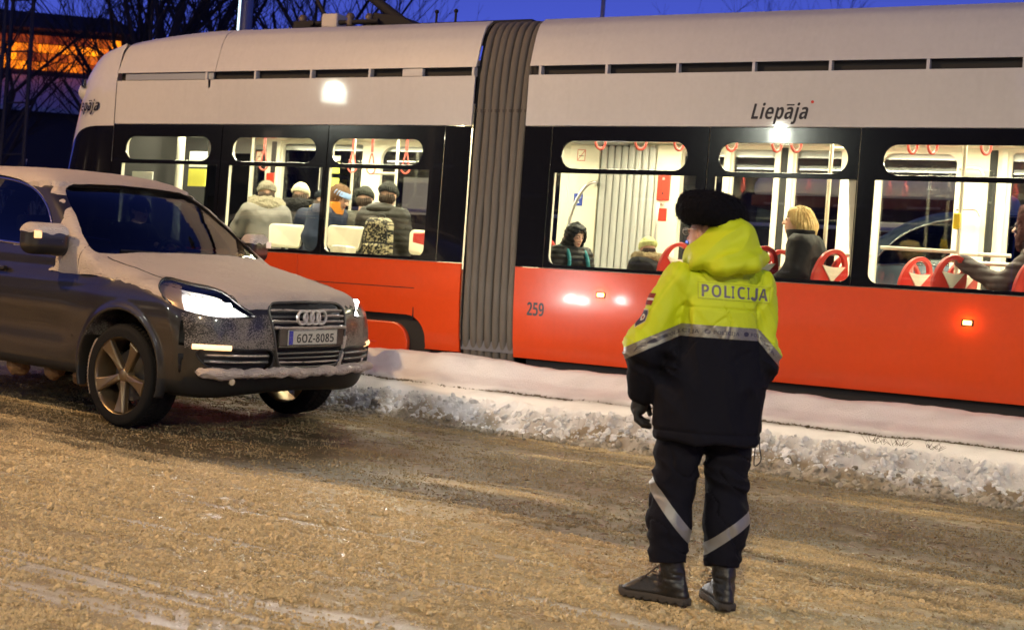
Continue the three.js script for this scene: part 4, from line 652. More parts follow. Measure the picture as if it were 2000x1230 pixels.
const secL = smoothPts([[0.0, 0.1], [0.86, 0.22], [0.945, 0.30], [0.965, 0.42], [0.975, 0.6], [0.985, 0.78], [0.965, 0.93], [0.92, 1.02], [0.84, 1.10], [0.6, 1.19], [0.0, 1.3], [-0.6, 1.19], [-0.6, 0.2]], 60);
const sideG = smoothPts([[-0.04, 1.0], [-0.24, 1.10], [-0.46, 1.21], [-0.82, 1.42], [-1.15, 1.585], [-1.45, 1.675], [-1.9, 1.715], [-2.6, 1.71], [-3.3, 1.66], [-3.72, 1.55], [-4.0, 1.25], [-4.05, 1.0], [-2, 0.9]], 80);
const secG = smoothPts([[0.0, 0.8], [0.93, 0.9], [0.93, 1.06], [0.91, 1.18], [0.84, 1.38], [0.75, 1.55], [0.655, 1.65], [0.5, 1.705], [0.0, 1.745], [-0.5, 1.705], [-0.6, 1.0]], 60);
const noseDrop = z => { const a = min(1, abs(z) / 1.03); return 0.62 * (1 - pow(1 - pow(a, 3.0), 0.46)); };
const LIFT = 0.065;
function carSDF(x, y, z) {
  const yw = y - 0.35;
  const az = abs(z); if (x > 1.35 || x < -4.5 || y > 2.05 || az > 1.3) return hypot(max(x - 1.1, -4.2 - x, 0), max(y - 1.75, 0), max(az - 1, 0)) + 0.06;
  const d = noseDrop(z) * ss(-0.5, 0.55, x), tail = 0.25 * pow(az, 3) * ss(-3.2, -4.0, x);
  let low = smax(pdist(sideL, x + d - tail, y + 0.055 * z * z * ss(-0.6, 0.1, x)), pdist(secL, az, y), 0.05);
  const hg = hypot(az - 0.40, 0) ; low -= 0.008 * exp(-pow((az - 0.60 - 0.1 * ss(0.3, -0.6, x)) / 0.09, 2)) * ss(0.9, 0.6, x) * ss(-0.9, -0.5, x); // hood creases
  const g = smax(pdist(sideG, x + 0.10 * pow(az / 0.8, 2) * ss(-1.9, -0.6, x) - tail, y), pdist(secG, az, y), 0.06);
  let b = smin(low, g, 0.045);
  for (const wx of [0, -3.0]) {
    const rr_ = hypot(x - wx, yw);
    b = smin(b, max(hypot(rr_ - 0.452, (az - 0.955) * 0.9) - 0.036, 0.2 - y), 0.035); // flare
    b = smax(b, -max(rr_ - 0.445, 0.45 - az), 0.012);
  }
  // door hollow and crease
  b += 0.014 * exp(-pow((y - 0.60) / 0.13, 2)) * ss(0.85, 0.95, az) * ss(-0.5, -0.75, x) * ss(-2.4, -2.1, x);
  return b;
}
const HL = smoothPts([[-0.28, 0.82], [-0.185, 0.885], [-0.04, 0.975], [0.2, 1.015], [0.4, 1.035], [0.415, 0.98], [0.3, 0.875], [0.08, 0.82], [-0.145, 0.807]], 40);
const hlU = (x, z) => (abs(z) - x) / 1.4142;
const GR = smoothPts([[-0.36, 0.905], [-0.2, 0.92], [0.2, 0.92], [0.36, 0.905], [0.395, 0.865], [0.375, 0.7], [0.335, 0.52], [0.30, 0.465], [0.2, 0.45], [-0.2, 0.45], [-0.30, 0.465], [-0.335, 0.52], [-0.375, 0.7], [-0.395, 0.865]], 60);
const INT = smoothPts([[0.40, 0.43], [0.36, 0.53], [0.40, 0.575], [0.60, 0.58], [0.86, 0.585], [0.90, 0.55], [0.84, 0.46], [0.7, 0.425]], 30);
const SWIN = smoothPts([[-0.90, 1.195], [-0.98, 1.30], [-1.14, 1.445], [-1.38, 1.555], [-1.68, 1.615], [-2.2, 1.645], [-3.0, 1.625], [-3.5, 1.56], [-3.72, 1.42], [-3.7, 1.27], [-3.0, 1.235], [-2.0, 1.215], [-1.2, 1.195]], 70);
const WSC = smoothPts([[0, 1.185], [0.45, 1.18], [0.845, 1.175], [0.845, 1.22], [0.755, 1.41], [0.645, 1.575], [0.45, 1.60], [0, 1.612], [-0.45, 1.60], [-0.645, 1.575], [-0.755, 1.41], [-0.845, 1.22], [-0.845, 1.175], [-0.45, 1.18]], 60);
const carMesh = net(carSDF, [-4.3, 0.15, -1.1], [1.12, 1.85, 1.1], 0.019);
function surfX(y, z, x = 1.1) { for (let k = 0; k < 60; k++) { const d = carSDF(x, y, z); if (d < 4e-4) break; x -= max(d * 0.8, 3e-4); } return x; }
function surfZ(x, y, s = 1) { let z = 1.15; for (let k = 0; k < 60; k++) { const d = carSDF(x, y, s * z); if (d < 4e-4) break; z -= max(d * 0.8, 3e-4); } return s * z; }
function surfY(x, z) { let y = 1.85; for (let k = 0; k < 60; k++) { const d = carSDF(x, y, z); if (d < 4e-4) break; y -= max(d * 0.8, 3e-4); } return y; }
function makeCar(name, label, pos, turn, opt) {
  const t = thing(name, label, 'car', pos, turn), paint = opt.paint;
  let m = opt.detail ? carMesh : net(carSDF, [-4.3, 0.15, -1.1], [1.12, 1.85, 1.1], 0.036);
  const take = g => { const [a, b] = split(m, g); m = b; return a; };
  const wells = take((x, y, z) => max(min(hypot(x, y - 0.35), hypot(x + 3, y - 0.35)) - 0.4445, abs(z) - 0.955));
  part('wheel_housing', toGeo(wells), MC.inside, t);
  const wind = take((x, y, z, nx) => max(pdist(WSC, z, y), 0.2 - nx, -1.5 - x)); part('windscreen', toGeo(wind), opt.glass, t);
  const rear = take((x, y, z, nx) => max(1.24 - y, y - 1.58, abs(z) - 0.62, nx + 0.35)); part('rear_window', toGeo(rear), opt.glass, t);
  for (const s of [1, -1]) {
    let w = take((x, y, z) => max(pdist(SWIN, x, y), 0.4 - s * z));
    const [d1, rest] = split(w, x => -(x + 1.90));
    const [pil, rear2] = split(rest, x => abs(x + 1.96) - 0.06), front = d1;
    part('door_window', toGeo(front), opt.glass, t); part('door_window', toGeo(rear2), opt.glass, t); part('door_pillar', toGeo(pil), MC.trim, t);
    const pts = SWIN.filter((_, i) => i % 2 === 0).map(([x, y]) => [x, y, surfZ(x, y, s) + s * 0.002]); part('window_trim', tube(pts, 0.011, 120, 6, true), M.chrome, t);
  }
  // gaps round bonnet and doors: real slits in the skin
  const seam = (g, w) => { const s = take((x, y, z, a, b, c) => abs(g(x, y, z, a, b, c)) - w); return s; };
  const bon = seam((x, y, z, nx, ny) => y > 0.9 && x > -0.42 && x < 0.9 ? abs(z) - (0.79 - 0.17 * ss(0.2, 0.85, x)) : 1, 0.007); part('bonnet_gap', toGeo(bon, null, -0.008), MC.inside, t);
  const door = seam((x, y, z) => abs(z) > 0.6 && y > 0.36 && y < 1.3 && x < -0.4 ? (x + 0.56 + 0.12 * pow(max(0, y - 0.9), 2)) : 1, 0.004); part('door_gap', toGeo(door, null, -0.008), MC.inside, t);
  const door2 = seam((x, y, z) => abs(z) > 0.6 && y > 0.36 && y < 1.22 ? (x + 1.96) : 1, 0.004); part('door_gap', toGeo(door2, null, -0.008), MC.inside, t);
  // front: grille, intakes, lamps
  const gr = take((x, y, z, nx) => max(pdist(GR, z, y), 0.5 - x)); const back = p => ({ ...p, p: p.p.map((v, i) => i % 3 === 0 ? v - 0.05 : v) });
  const bars = take(() => 1);
  const ins = take((x, y, z, nx) => max(pdist(INT, abs(z), y), 0.35 - x)); part('intake_mesh', toGeo(back(ins)), MC.inside, t);
  const sides = [1, -1].map(s => take((x, y, z, nx) => max(pdist(HL, hlU(x, z), y), 0.2 - x, 0.3 - s * z, -s * z)));
  const sill = take((x, y, z) => y - 0.345 - (abs(z) < 0.93 && x > 0.3 ? 0.03 : 0)); part('lower_cladding', toGeo(sill), MC.trim, t);
  const [hood, body0] = split(m, (x, y, z, nx, ny) => max(abs(z) - (0.79 - 0.17 * ss(0.2, 0.85, x)), -0.42 - x, 0.93 - y));
  const [roof, body] = split(body0, (x, y) => 1.66 - y);
  part('body_shell', toGeo(body), paint, t); part('bonnet', toGeo(hood), paint, t); part('roof', toGeo(roof), paint, t);
  part('grille', toGeo(back(gr)), MC.inside, t);
  const strip = (y, z0, z1, r, mt, off = 0, nm = 'grille_slat') => { const p = []; for (let k = 0; k <= 12; k++) { const z = mix(z0, z1, k / 12); p.push([surfX(y, z) + off, y, z]); } return part(nm, tube(p, r, 24, 6), mt, t); };
  if (opt.detail) {
    for (const y of [0.855, 0.815, 0.775]) strip(y, -0.375, 0.375, 0.009, MC.slat, -0.012);
    for (const y of [0.55, 0.515, 0.48]) strip(y, -0.325, 0.325, 0.009, MC.slat, -0.012);
    for (const y of [0.735, 0.60]) strip(y, -0.37 + (0.735 - y) * 0.3, 0.37 - (0.735 - y) * 0.3, 0.014, paint, -0.008, 'grille_bar');
    { const p = GR.map(([z, y]) => [surfX(y, z) + 0.004, y, z]); part('grille_frame', tube(p, 0.009, 120, 8, true), MC.slat, t); }
    const px = surfX(0.665, 0) + 0.012; part('plate_holder', rb(px - 0.02, px - 0.004, 0.605, 0.735, -0.34, 0.34, 0.01), paint, t);
    const pl = part('number_plate', rb(px - 0.003, px + 0.006, 0.612, 0.724, -0.26, 0.26, 0.006), mat([0.62, 0.62, 0.58], 0.5), t);
    const ptex = canvasTex(512, 112, (c, w, h) => { c.fillStyle = '#b9b9b0'; c.fillRect(0, 0, w, h); c.fillStyle = '#2a2fa8'; c.fillRect(0, 0, 44, h); c.fillStyle = '#1c1c1c'; c.font = 'bold 92px sans-serif'; c.textAlign = 'center'; c.textBaseline = 'middle'; c.fillText('6OZ-8085', 280, 62, 430); c.strokeStyle = '#333'; c.lineWidth = 4; c.strokeRect(2, 2, w - 4, h - 4); for (let k = 0; k < 900; k++) { c.fillStyle = rnd() < 0.7 ? 'rgba(190,186,176,0.55)' : 'rgba(120,110,95,0.4)'; c.fillRect(rnd() * w, rnd() * h, 1 + rnd() * 5, 1 + rnd() * 4); } });
    part('plate_print', new THREE.PlaneGeometry(0.51, 0.108).rotateY(PI / 2).translate(px + 0.0075, 0.668, 0), mat([1, 1, 1], 0.6, 0, { map: ptex }), pl);
    const ex = surfX(0.815, 0) + 0.018; for (let k = 0; k < 4; k++) part('emblem_ring', new THREE.TorusGeometry(0.049, 0.0105, 10, 36).rotateY(PI / 2).translate(ex, 0.813, (k - 1.5) * 0.067), mat([0.55, 0.54, 0.53], 0.45, 0.4), t);
    for (const s of [1, -1]) {
      const dl = part('side_lamp', (() => { const p = []; for (let k = 0; k <= 10; k++) { const z = s * mix(0.70, 0.915, k / 10); p.push([surfX(0.59, z) - 0.006, 0.592 + 0.003 * k / 10, z]); } return tube(p, 0.021, 20, 8); })(), lamp([1, 0.56, 0.22], s > 0 ? 1.5 : 1.2), t);
      for (const y of [0.535, 0.49]) strip(y, s * 0.40, s * 0.85, 0.009, MC.slat, -0.01, 'intake_slat');
      part('intake_trim', tube(INT.map(([z, y]) => [surfX(y, s * z) + 0.002, y, s * z]), 0.008, 60, 6, true), MC.trim, t);
    }
    part('tow_cover', new THREE.CylinderGeometry(0.028, 0.028, 0.02, 16).rotateZ(PI / 2).translate(surfX(0.35, 0.66) + 0.002, 0.35, 0.66), M.chrome, t);
    part('bumper_lip', (() => { const p = []; for (let k = 0; k <= 20; k++) { const z = mix(-0.8, 0.8, k / 20); p.push([surfX(0.385, z) + 0.002, 0.385, z]); } return tube(p, 0.013, 60, 8); })(), MC.trim, t);
  }
  // headlights: clear cover, dark bowl with reflector, bright projector area
  sides.forEach((h, q) => {
    const s = q ? -1 : 1, o = new THREE.Group(); o.name = 'headlight'; t.add(o);
    const [glow, dimp] = split(h, (x, y, z) => hlU(x, z) - 0.22 - 0.25 * (y - 0.86));
    const inset = (mm, d) => ({ ...mm, p: mm.p.map((v, i) => v - mm.n[i] * d) });
    part('lens', toGeo(h), MC.clear, o); part('lamp_bowl', toGeo(inset(h, 0.06)), mat([0.85, 0.85, 0.85], 0.6, 0.0), o); part('indicator_unit', toGeo(inset(dimp, 0.03)), mat([0.5, 0.36, 0.24], 0.3, 0.4), o);
    if (opt.beam) for (const [z, y, r] of [[0.78, 0.905, 0.026], [0.665, 0.882, 0.024]]) { let x = 1.1; for (let k = 0; k < 60; k++) { const d = carSDF(x, y, s * z); if (d < 4e-4) break; x -= max(d * 0.8, 3e-4); } x -= 0.04; part('bulb', new THREE.SphereGeometry(r, 20, 14).translate(x, y, s * z), lamp([1, 0.98, 0.94], 40), o); const l = new THREE.PointLight(new THREE.Color().setRGB(1, 0.97, 0.92), 2, 0, 2); l.position.set(x, y, s * z); l.castShadow = true; l.shadow.radius = 1; t.add(l); }
    part('lamp_rim', tube(HL.map(([u, y]) => { // back-project the outline on the corner
      let zz = 1.2, xx = zz - u * 1.4142; for (let k = 0; k < 80; k++) { const d = carSDF(xx, y, s * zz); if (d < 4e-4) break; xx -= d * 0.6; zz -= d * 0.6; } return [xx, y, s * zz]; }), 0.007, 80, 6, true), MC.trim, o);
    if (opt.beam) { const l = new THREE.SpotLight(new THREE.Color().setRGB(1, 0.98, 0.92), opt.beam, 0, 0.75, 0.9, 2); l.position.set(0.99, 0.87, s * 0.62); l.target.position.set(6, 0.1, s * 0.7); l.castShadow = true; l.shadow.radius = 2; t.add(l, l.target); }
  });
  // mirrors, handles, wipers, rails
  for (const s of [1, -1]) {
    const mm = net((x, y, z) => smin(rbox(x + 0.80 + 0.3 * (z - 1.08), y - 1.245, z - 1.08, 0.09, 0.10, 0.155, 0.07), cap(x, y, z, [-0.76, 1.17, 0.86], [-0.78, 1.19, 0.98], 0.035, 0.045), 0.03), [-1.1, 1.05, 0.8], [-0.5, 1.42, 1.32], 0.015);
    const flip = q => s > 0 ? q : { p: q.p.map((v, i) => i % 3 === 2 ? -v : v), n: q.n.map((v, i) => i % 3 === 2 ? -v : v), i: q.i.map((v, k, a) => k % 3 === 1 ? a[k + 1] : k % 3 === 2 ? a[k - 1] : v) };
    const [cap1, base] = split(mm, (x, y) => 1.195 - y); const o = part('wing_mirror', toGeo(flip(base)), MC.trim, t); const [snowTop, shell] = split(cap1, (x, y, z, nx, ny) => 0.2 - ny + 0.35 * fbm(x * 9, y * 9, z * 9, 3));
    part('mirror_shell', toGeo(flip(shell)), paint, o); if (opt.snow) part('mirror_snow', toGeo(flip(snowTop), null, 0.006), MC.snow, o); else part('mirror_shell', toGeo(flip(snowTop)), paint, o);
    if (opt.detail) part('mirror_indicator', rb(-0.745, -0.73, 1.25, 1.30, s * 1.15, s * 1.215, 0.006), lamp([1, 0.42, 0.05], s > 0 ? 0.9 : 0.2), o);
    part('door_handle', rb(-1.62, -1.42, 1.0, 1.03, s * 0.955, s * 1.0, 0.012), paint, t);
  }
  // wheels
  const tyre = lathe([[0.285, -0.13], [0.34, -0.137], [0.368, -0.12], [0.376, -0.08], [0.377, 0], [0.376, 0.08], [0.368, 0.12], [0.34, 0.137], [0.285, 0.13]], 56).rotateX(PI / 2);
  const rimG = lathe([[0.288, -0.12], [0.27, -0.1], [0.262, 0], [0.268, 0.1], [0.282, 0.118], [0.292, 0.128], [0.296, 0.120]], 56).rotateX(PI / 2);
  const spokeShape = (() => { const s = new THREE.Shape(); s.moveTo(-0.028, 0.04); s.bezierCurveTo(-0.026, 0.12, -0.036, 0.2, -0.056, 0.272); s.lineTo(0.056, 0.272); s.bezierCurveTo(0.036, 0.2, 0.026, 0.12, 0.028, 0.04); s.closePath(); return s; })();
  for (const [x, z, st] of [[0, 0.835, opt.steer], [0, -0.835, opt.steer], [-3.0, 0.835, 0], [-3.0, -0.835, 0]]) {
    const w = new THREE.Group(); w.name = 'wheel'; t.add(w); w.position.set(x, 0.377, z); w.rotation.y = st + (z < 0 ? PI : 0);
    const ty = part('tyre', tyre.clone(), M.rubber, w); const lugs = []; for (let k = 0; k < 64; k++) for (const zz of [-0.075, 0.0, 0.075]) { const b = new THREE.BoxGeometry(0.022, 0.008, 0.06).rotateY(zz > 0 ? 0.4 : -0.4).translate(0, 0.377, zz); b.rotateZ(k / 64 * 2 * PI + (zz === 0 ? 0.05 : 0)); lugs.push(b); } part('tread', merge(lugs), M.rubber, ty);
    const r = part('rim', rimG.clone(), MC.rim, w); const sp = extr(spokeShape, 0.03, 0.012, 8), p = sp.attributes.position; for (let i = 0; i < p.count; i++) p.setZ(i, p.getZ(i) + 0.055 + 0.035 * pow(p.getY(i) / 0.27, 2)); sp.computeVertexNormals();
    for (let k = 0; k < 5; k++) part('spoke', sp.clone().rotateZ(k * PI * 0.4 + 0.66), MC.rim, w);
    part('hub', lathe([[0.001, 0.1], [0.04, 0.098], [0.055, 0.085], [0.06, 0.03]], 24).rotateX(PI / 2), MC.rim, w); part('brake_disc', new THREE.CylinderGeometry(0.19, 0.19, 0.03, 36).rotateX(PI / 2).translate(0, 0, -0.01), MC.slat, w); part('brake_caliper', rb(0.1, 0.2, -0.13, -0.02, -0.03, 0.05, 0.02), mat([0.12, 0.12, 0.11], 0.5, 0.3), w);
    if (opt.snow && z > 0) { const sl = lathe([[0.35, -0.15], [0.379, -0.13], [0.384, -0.05], [0.381, -0.04]], 60).rotateX(PI / 2); }
  }
  // cabin: floor, dashboard, wheel, seats
  part('cabin_floor', bxg(-3.9, -0.2, 0.42, 0.46, -0.8, 0.8), MC.inside, t); part('dashboard', toGeo(net((x, y, z) => rbox(x + 0.66, y - 1.02, z, 0.26, 0.13, 0.76, 0.1), [-1, 0.85, -0.85], [-0.35, 1.2, 0.85], 0.03)), MC.inside, t);
  const sw = part('steering_wheel', new THREE.TorusGeometry(0.185, 0.016, 8, 32).rotateY(PI / 2).rotateZ(0.4).translate(-1.02, 1.1, -0.38), MC.inside, t); part('wheel_hub', rb(-0.98, -0.92, 1.03, 1.13, -0.45, -0.31, 0.02).rotateZ(0), MC.inside, sw);
  for (const [x, z] of [[-1.55, -0.38], [-1.55, 0.38], [-2.5, -0.4], [-2.5, 0.4]]) { const g = new THREE.Group(); g.name = 'car_seat'; t.add(g); g.position.set(x, 0.46, z); part('cushion', rb(-0.22, 0.25, 0.1, 0.3, -0.24, 0.24, 0.06, 3), MC.inside, g); part('backrest', rb(-0.3, -0.16, 0.25, 0.82, -0.23, 0.23, 0.06, 3).rotateZ(0.12), MC.inside, g); part('headrest', rb(-0.34, -0.24, 0.86, 1.02, -0.13, 0.13, 0.04, 3).rotateZ(0.12), MC.inside, g); }
  if (opt.detail) for (const [z0, z1] of [[-0.55, 0.1], [0.0, 0.62]]) { const p = []; for (let k = 0; k <= 8; k++) { const z = mix(z0, z1, k / 8), y = 1.185 + 0.012 * k / 8; p.push([surfX(y, z, 0.6) + 0.012, y, z]); } part('wiper', tube(p, 0.009, 20, 6), MC.trim, t); }
  if (opt.snow) {
    // snow lying on roof, bonnet, pillars and ledges; edges ragged, thickness tapering out
    const cover = (x, y, z, nx, ny, nz) => {
      const n = 0.35 * fbm(x * 2.6, y * 2.6, z * 2.6, 4) + 0.22 * fbm(x * 11, y * 11, z * 11, 3);
      let s = ny - 0.52 + n * 0.55;
      if (y > 1.58) s += 0.35; // roof carries an even sheet
      if (x > -0.45 && x < 0.92 && abs(z) < 0.76 - 0.15 * ss(0.3, 0.85, x) && y > 0.9) s += 0.25 - 0.5 * exp(-pow((abs(z - 0.28) - 0.02) / 0.05, 2)) * ss(-0.4, 0.4, x) * max(0, n + 0.3);
      if (x > -0.45 && x < 0.92 && abs(z) < 0.76) s -= 0.62 * max(0, fbm(x * 1.6 + 3, z * 15, 2.2, 3) + 0.28 * fbm(x * 5, z * 30, 1, 2) - 0.12 + 0.25 * ss(0.5, 0.0, abs(z + 0.25)) * ss(-0.1, 0.5, x));
      if (y > 1.17 && y < 1.6 && x < -0.3 && x > -1.5 && abs(z) > 0.55) s = 0.22 + n * 0.9 - abs(nz) * 0.25; // pillars
      if (y > 1.02 && y < 1.25 && x < -0.1 && x > -1.1 && abs(z) > 0.8) s += 0.85 + 0.6 * n - 0.9 * ss(-0.5, -1.1, x); // corner by the mirror
      if (y < 0.43 && y > 0.37 && x > 0.3) s += 0.45;
      return -s;
    };
    const src = [hood, roof, body].map(q => split(q, cover)[0]);
    const grow = q => { const g = toGeo(q), p = g.attributes.position, n = g.attributes.normal; for (let i = 0; i < p.count; i++) { const x = p.getX(i), y = p.getY(i), z = p.getZ(i), s = -cover(x, y, z, n.getX(i), n.getY(i), n.getZ(i)), h = (y > 1.57 ? 0.026 : 0.013) * ss(0, 0.22, s) + 0.004 * fbm(x * 20, y * 20, z * 20, 3) + 0.001; p.setXYZ(i, x + n.getX(i) * h, y + n.getY(i) * h, z + n.getZ(i) * h); } g.computeVertexNormals(); return g; };
    ['bonnet_snow', 'roof_snow', 'body_snow'].forEach((nm, k) => part(nm, grow(src[k]), MC.snow, t));
    // packed snow along the bumper ledge and grille bars
    const ridge = (pts, r, nm = 'ledge_snow') => part(nm, toGeo(net((x, y, z) => { let d = 9; for (let k = 0; k + 1 < pts.length; k++) d = min(d, cap(x, (y - pts[k][1]) * 1.4 + pts[k][1], z, pts[k], pts[k + 1], r, r)); return d + r * 0.7 * fbm(x * 14, y * 14, z * 14, 3); }, pts.reduce((a, p) => a.map((v, i) => min(v, p[i] - 2.2 * r)), [9, 9, 9]), pts.reduce((a, p) => a.map((v, i) => max(v, p[i] + 2.2 * r)), [-9, -9, -9]), max(0.008, r * 0.28))), MC.snow, t);
    const along = (y, z0, z1, off, n = 10) => { const r = []; for (let k = 0; k <= n; k++) { const z = mix(z0, z1, k / n); r.push([surfX(y, z) + off, y + 0.01 * vn(z * 4, y * 9, 1), z]); } return r; };
    ridge(along(0.415, -0.80, 0.86, 0.012, 16), 0.050); ridge(along(0.738, -0.36, 0.36, 0.012), 0.016); ridge(along(0.862, -0.37, 0.37, 0.0), 0.009, 'slat_snow'); ridge(along(0.822, -0.37, -0.14, 0.0), 0.009, 'slat_snow'); ridge(along(0.782, -0.36, 0.36, 0.0), 0.009, 'slat_snow'); ridge(along(0.487, -0.31, 0.31, 0.0), 0.009, 'slat_snow'); ridge(along(0.54, 0.42, 0.84, 0.0), 0.008, 'slat_snow'); ridge(along(0.497, 0.42, 0.82, 0.0), 0.008, 'slat_snow');
    ridge([[0.86, 0.45, 0.335], [0.9, 0.58, 0.355], [0.9, 0.7, 0.375]].map(([x, y, z]) => [surfX(y, -z) + 0.003, y, -z]), 0.014, 'frame_snow');
    // wind-blown frost crusted on the front: speckled sheet following the skin
    const [fr] = split(body, (x, y, z, nx) => max(0.58 - y, y - 0.83, 0.45 - nx, 0.36 - abs(z) - 0.2 * ss(0.5, 0.8, y)));
    const frA = tex(512, (u, v) => { const n = tfbm(u, v, 200, 1, 9.5) * 1.4 + 0.5 * tfbm(u, v, 5, 4, 1.5); return n > 0.0 ? 1 : 0; });
    part('front_frost', toGeo(fr, (x, y, z) => [z * 1.6, y * 1.6], 0.0025), mat([0.25, 0.222, 0.19], 0.8, 0, { alphaMap: frA, alphaTest: 0.5 }), t).userData.kind = 'stuff';
    // brown slush frozen under the sill behind the wheel
    for (const [x, s] of [[-0.62, 0.075], [-0.98, 0.07], [-1.45, 0.085]]) part('slush_lump', toGeo(net((a, b, c) => ell(a - x, b - 0.235, c - 0.80, s * 1.25, s, s) + 0.03 * fbm(a * 16, b * 16, c * 16, 3), [x - 0.2, 0.08, 0.6], [x + 0.2, 0.4, 1.0], 0.014)), MC.mud, t);
    { // white slush packed on the tyre's trailing shoulder
      const g = []; for (let k = 0; k < 16; k++) { const a = PI - 0.62 + k * 0.072; g.push(new THREE.BoxGeometry(0.03, 0.02, 0.09).rotateY(0.35).translate(0, 0.379, 0.07).rotateZ(a - PI / 2)); } part('tread_snow', merge(g).translate(0, 0.377, 0.835), MC.snow, t);
    }
  }
  // ride height and roof height
  t.traverse(o => { let p = o, wheel = false; while (p && p !== t) { if (p.name === 'wheel' || p.name === 'tread_snow') wheel = true; p = p.parent; } if (wheel) return; if (o.isLight || (o.parent === t && !o.isMesh && o !== t)) { o.position.y += LIFT; if (!o.isLight && o.name !== 'headlight') return; if (o.name === 'headlight') o.position.y -= LIFT; return; }
    if (!o.isMesh || o.parent.name === 'car_seat') return; const q = o.geometry.attributes.position; for (let i = 0; i < q.count; i++) { const y = q.getY(i); q.setY(i, (y > 1.12 ? 1.12 + (y - 1.12) * 1.17 : y) + LIFT); } });
  return t;
}
const CARX = -7.55, CARZ = 3.36, CTURN = -7 * PI / 180;
{ // front wheel on the near side meets the road at (CARX, CARZ)
  const ox = CARX - 0.835 * sin(-CTURN) * -1, cz = CARZ - 0.835 * cos(CTURN), cx = CARX - 0.835 * sin(CTURN);
  const car = makeCar('sport_utility_car', 'dark grey sport utility car dusted with snow driving with headlights on', [cx, roadY(cx, cz) + 0.012, cz], CTURN, { paint: MC.paint, glass: MC.glass, detail: true, snow: true, beam: 9, steer: 0.0 });
  car.rotation.order = 'YXZ'; car.rotation.x = 0.042; car.rotation.z = -0.018;
}
makeCar('passing_car', 'blue grey car seen through the right tram windows beyond the far side', [-4.75, 0.72, -3.9], PI + 0.02, { paint: mat([0.24, 0.29, 0.36], 0.3, 0.5, { clearcoat: 0.7 }), glass: MC.glass, detail: false, snow: false, beam: 0, steer: 0 });
// ---------------------------------------------------------------- figures
function headSDF(hl, y, hf, s = 1) { // origin at the middle of the head; hl left, hf forward
  const X = hl / s, Y = y / s, F = hf / s, ax = abs(X);
  let d = ell(X, Y - 0.02, F + 0.012, 0.077, 0.098, 0.097);
  d = smin(d, ell(X, Y + 0.045, F - 0.022, 0.058, 0.072, 0.068), 0.04);
  d = smin(d, ell(X, Y + 0.092, F - 0.058, 0.026, 0.022, 0.026), 0.03);
  d = smin(d, cap(X, Y, F, [0, 0.018, 0.083], [0, -0.022, 0.107], 0.009, 0.0135), 0.014);
  d = smin(d, ell(ax - 0.014, Y + 0.024, F - 0.096, 0.009, 0.007, 0.01), 0.01);
  d = smax(d, -ell(ax - 0.031, Y - 0.012, F - 0.098, 0.019, 0.011, 0.014), 0.016);
  d = smin(d, ell(ax - 0.031, Y - 0.012, F - 0.081, 0.012, 0.012, 0.012), 0.006);
  d = smin(d, ell(X, Y + 0.052, F - 0.090, 0.023, 0.0055, 0.01), 0.008); d = smin(d, ell(X, Y + 0.063, F - 0.087, 0.019, 0.006, 0.01), 0.008);
  d = smin(d, max(ell(ax - 0.080, Y + 0.002, F + 0.012, 0.012, 0.032, 0.02), -ell(ax - 0.09, Y + 0.002, F + 0.008, 0.008, 0.02, 0.011)), 0.008);
  return d * s;
}
function faceColor(g, toHead, skin, s = 1) { // lips, brows and eyes belong to the skin surface
  const p = g.attributes.position, c = new Float32Array(p.count * 3);
  for (let i = 0; i < p.count; i++) {
    const [l, y, f] = toHead(p.getX(i), p.getY(i), p.getZ(i)), X = abs(l / s), Y = y / s, F = f / s; let k = [...skin];
    if (F > 0.05) { if (hypot((X - 0.031) / 0.013, (Y - 0.012) / 0.006) < 1) k = [0.03, 0.02, 0.02]; else if (abs(Y - 0.033 + 0.1 * abs(X - 0.03)) < 0.005 && X > 0.013 && X < 0.05) k = [0.08, 0.05, 0.03]; else if (hypot(X / 0.024, (Y + 0.057) / 0.010) < 1) k = [skin[0] * 0.8, skin[1] * 0.45, skin[2] * 0.45]; else if (hypot((X - 0.045) / 0.02, (Y + 0.02) / 0.022) < 1) k = [skin[0], skin[1] * 0.85, skin[2] * 0.82]; }
    c.set(k, 3 * i);
  }
  g.setAttribute('color', new THREE.BufferAttribute(c, 3)); return g;
}
const skinMat = mat([1, 1, 1], 0.55, 0, { vertexColors: true });
const vmerge = list => { const g = merge(list), n = g.attributes.position.count, c = new Float32Array(n * 3); let o = 0; for (const q of list) { const s = q.index ? q.toNonIndexed() : q; c.set(s.attributes.color.array.subarray(0, s.attributes.position.count * 3), o); o += s.attributes.position.count * 3; } g.setAttribute('color', new THREE.BufferAttribute(c, 3)); return g; };
const plainColor = (g, rgb) => { const n = g.attributes.position.count, c = new Float32Array(n * 3); for (let i = 0; i < n; i++) c.set(rgb, 3 * i); g.setAttribute('color', new THREE.BufferAttribute(c, 3)); return g; };
function chain(x, y, z, J, R, k) { let d = 9; for (let i = 0; i + 1 < J.length; i++) d = smin(d, cap(x, y, z, J[i], J[i + 1], R[i], R[i + 1]), k); return d; }

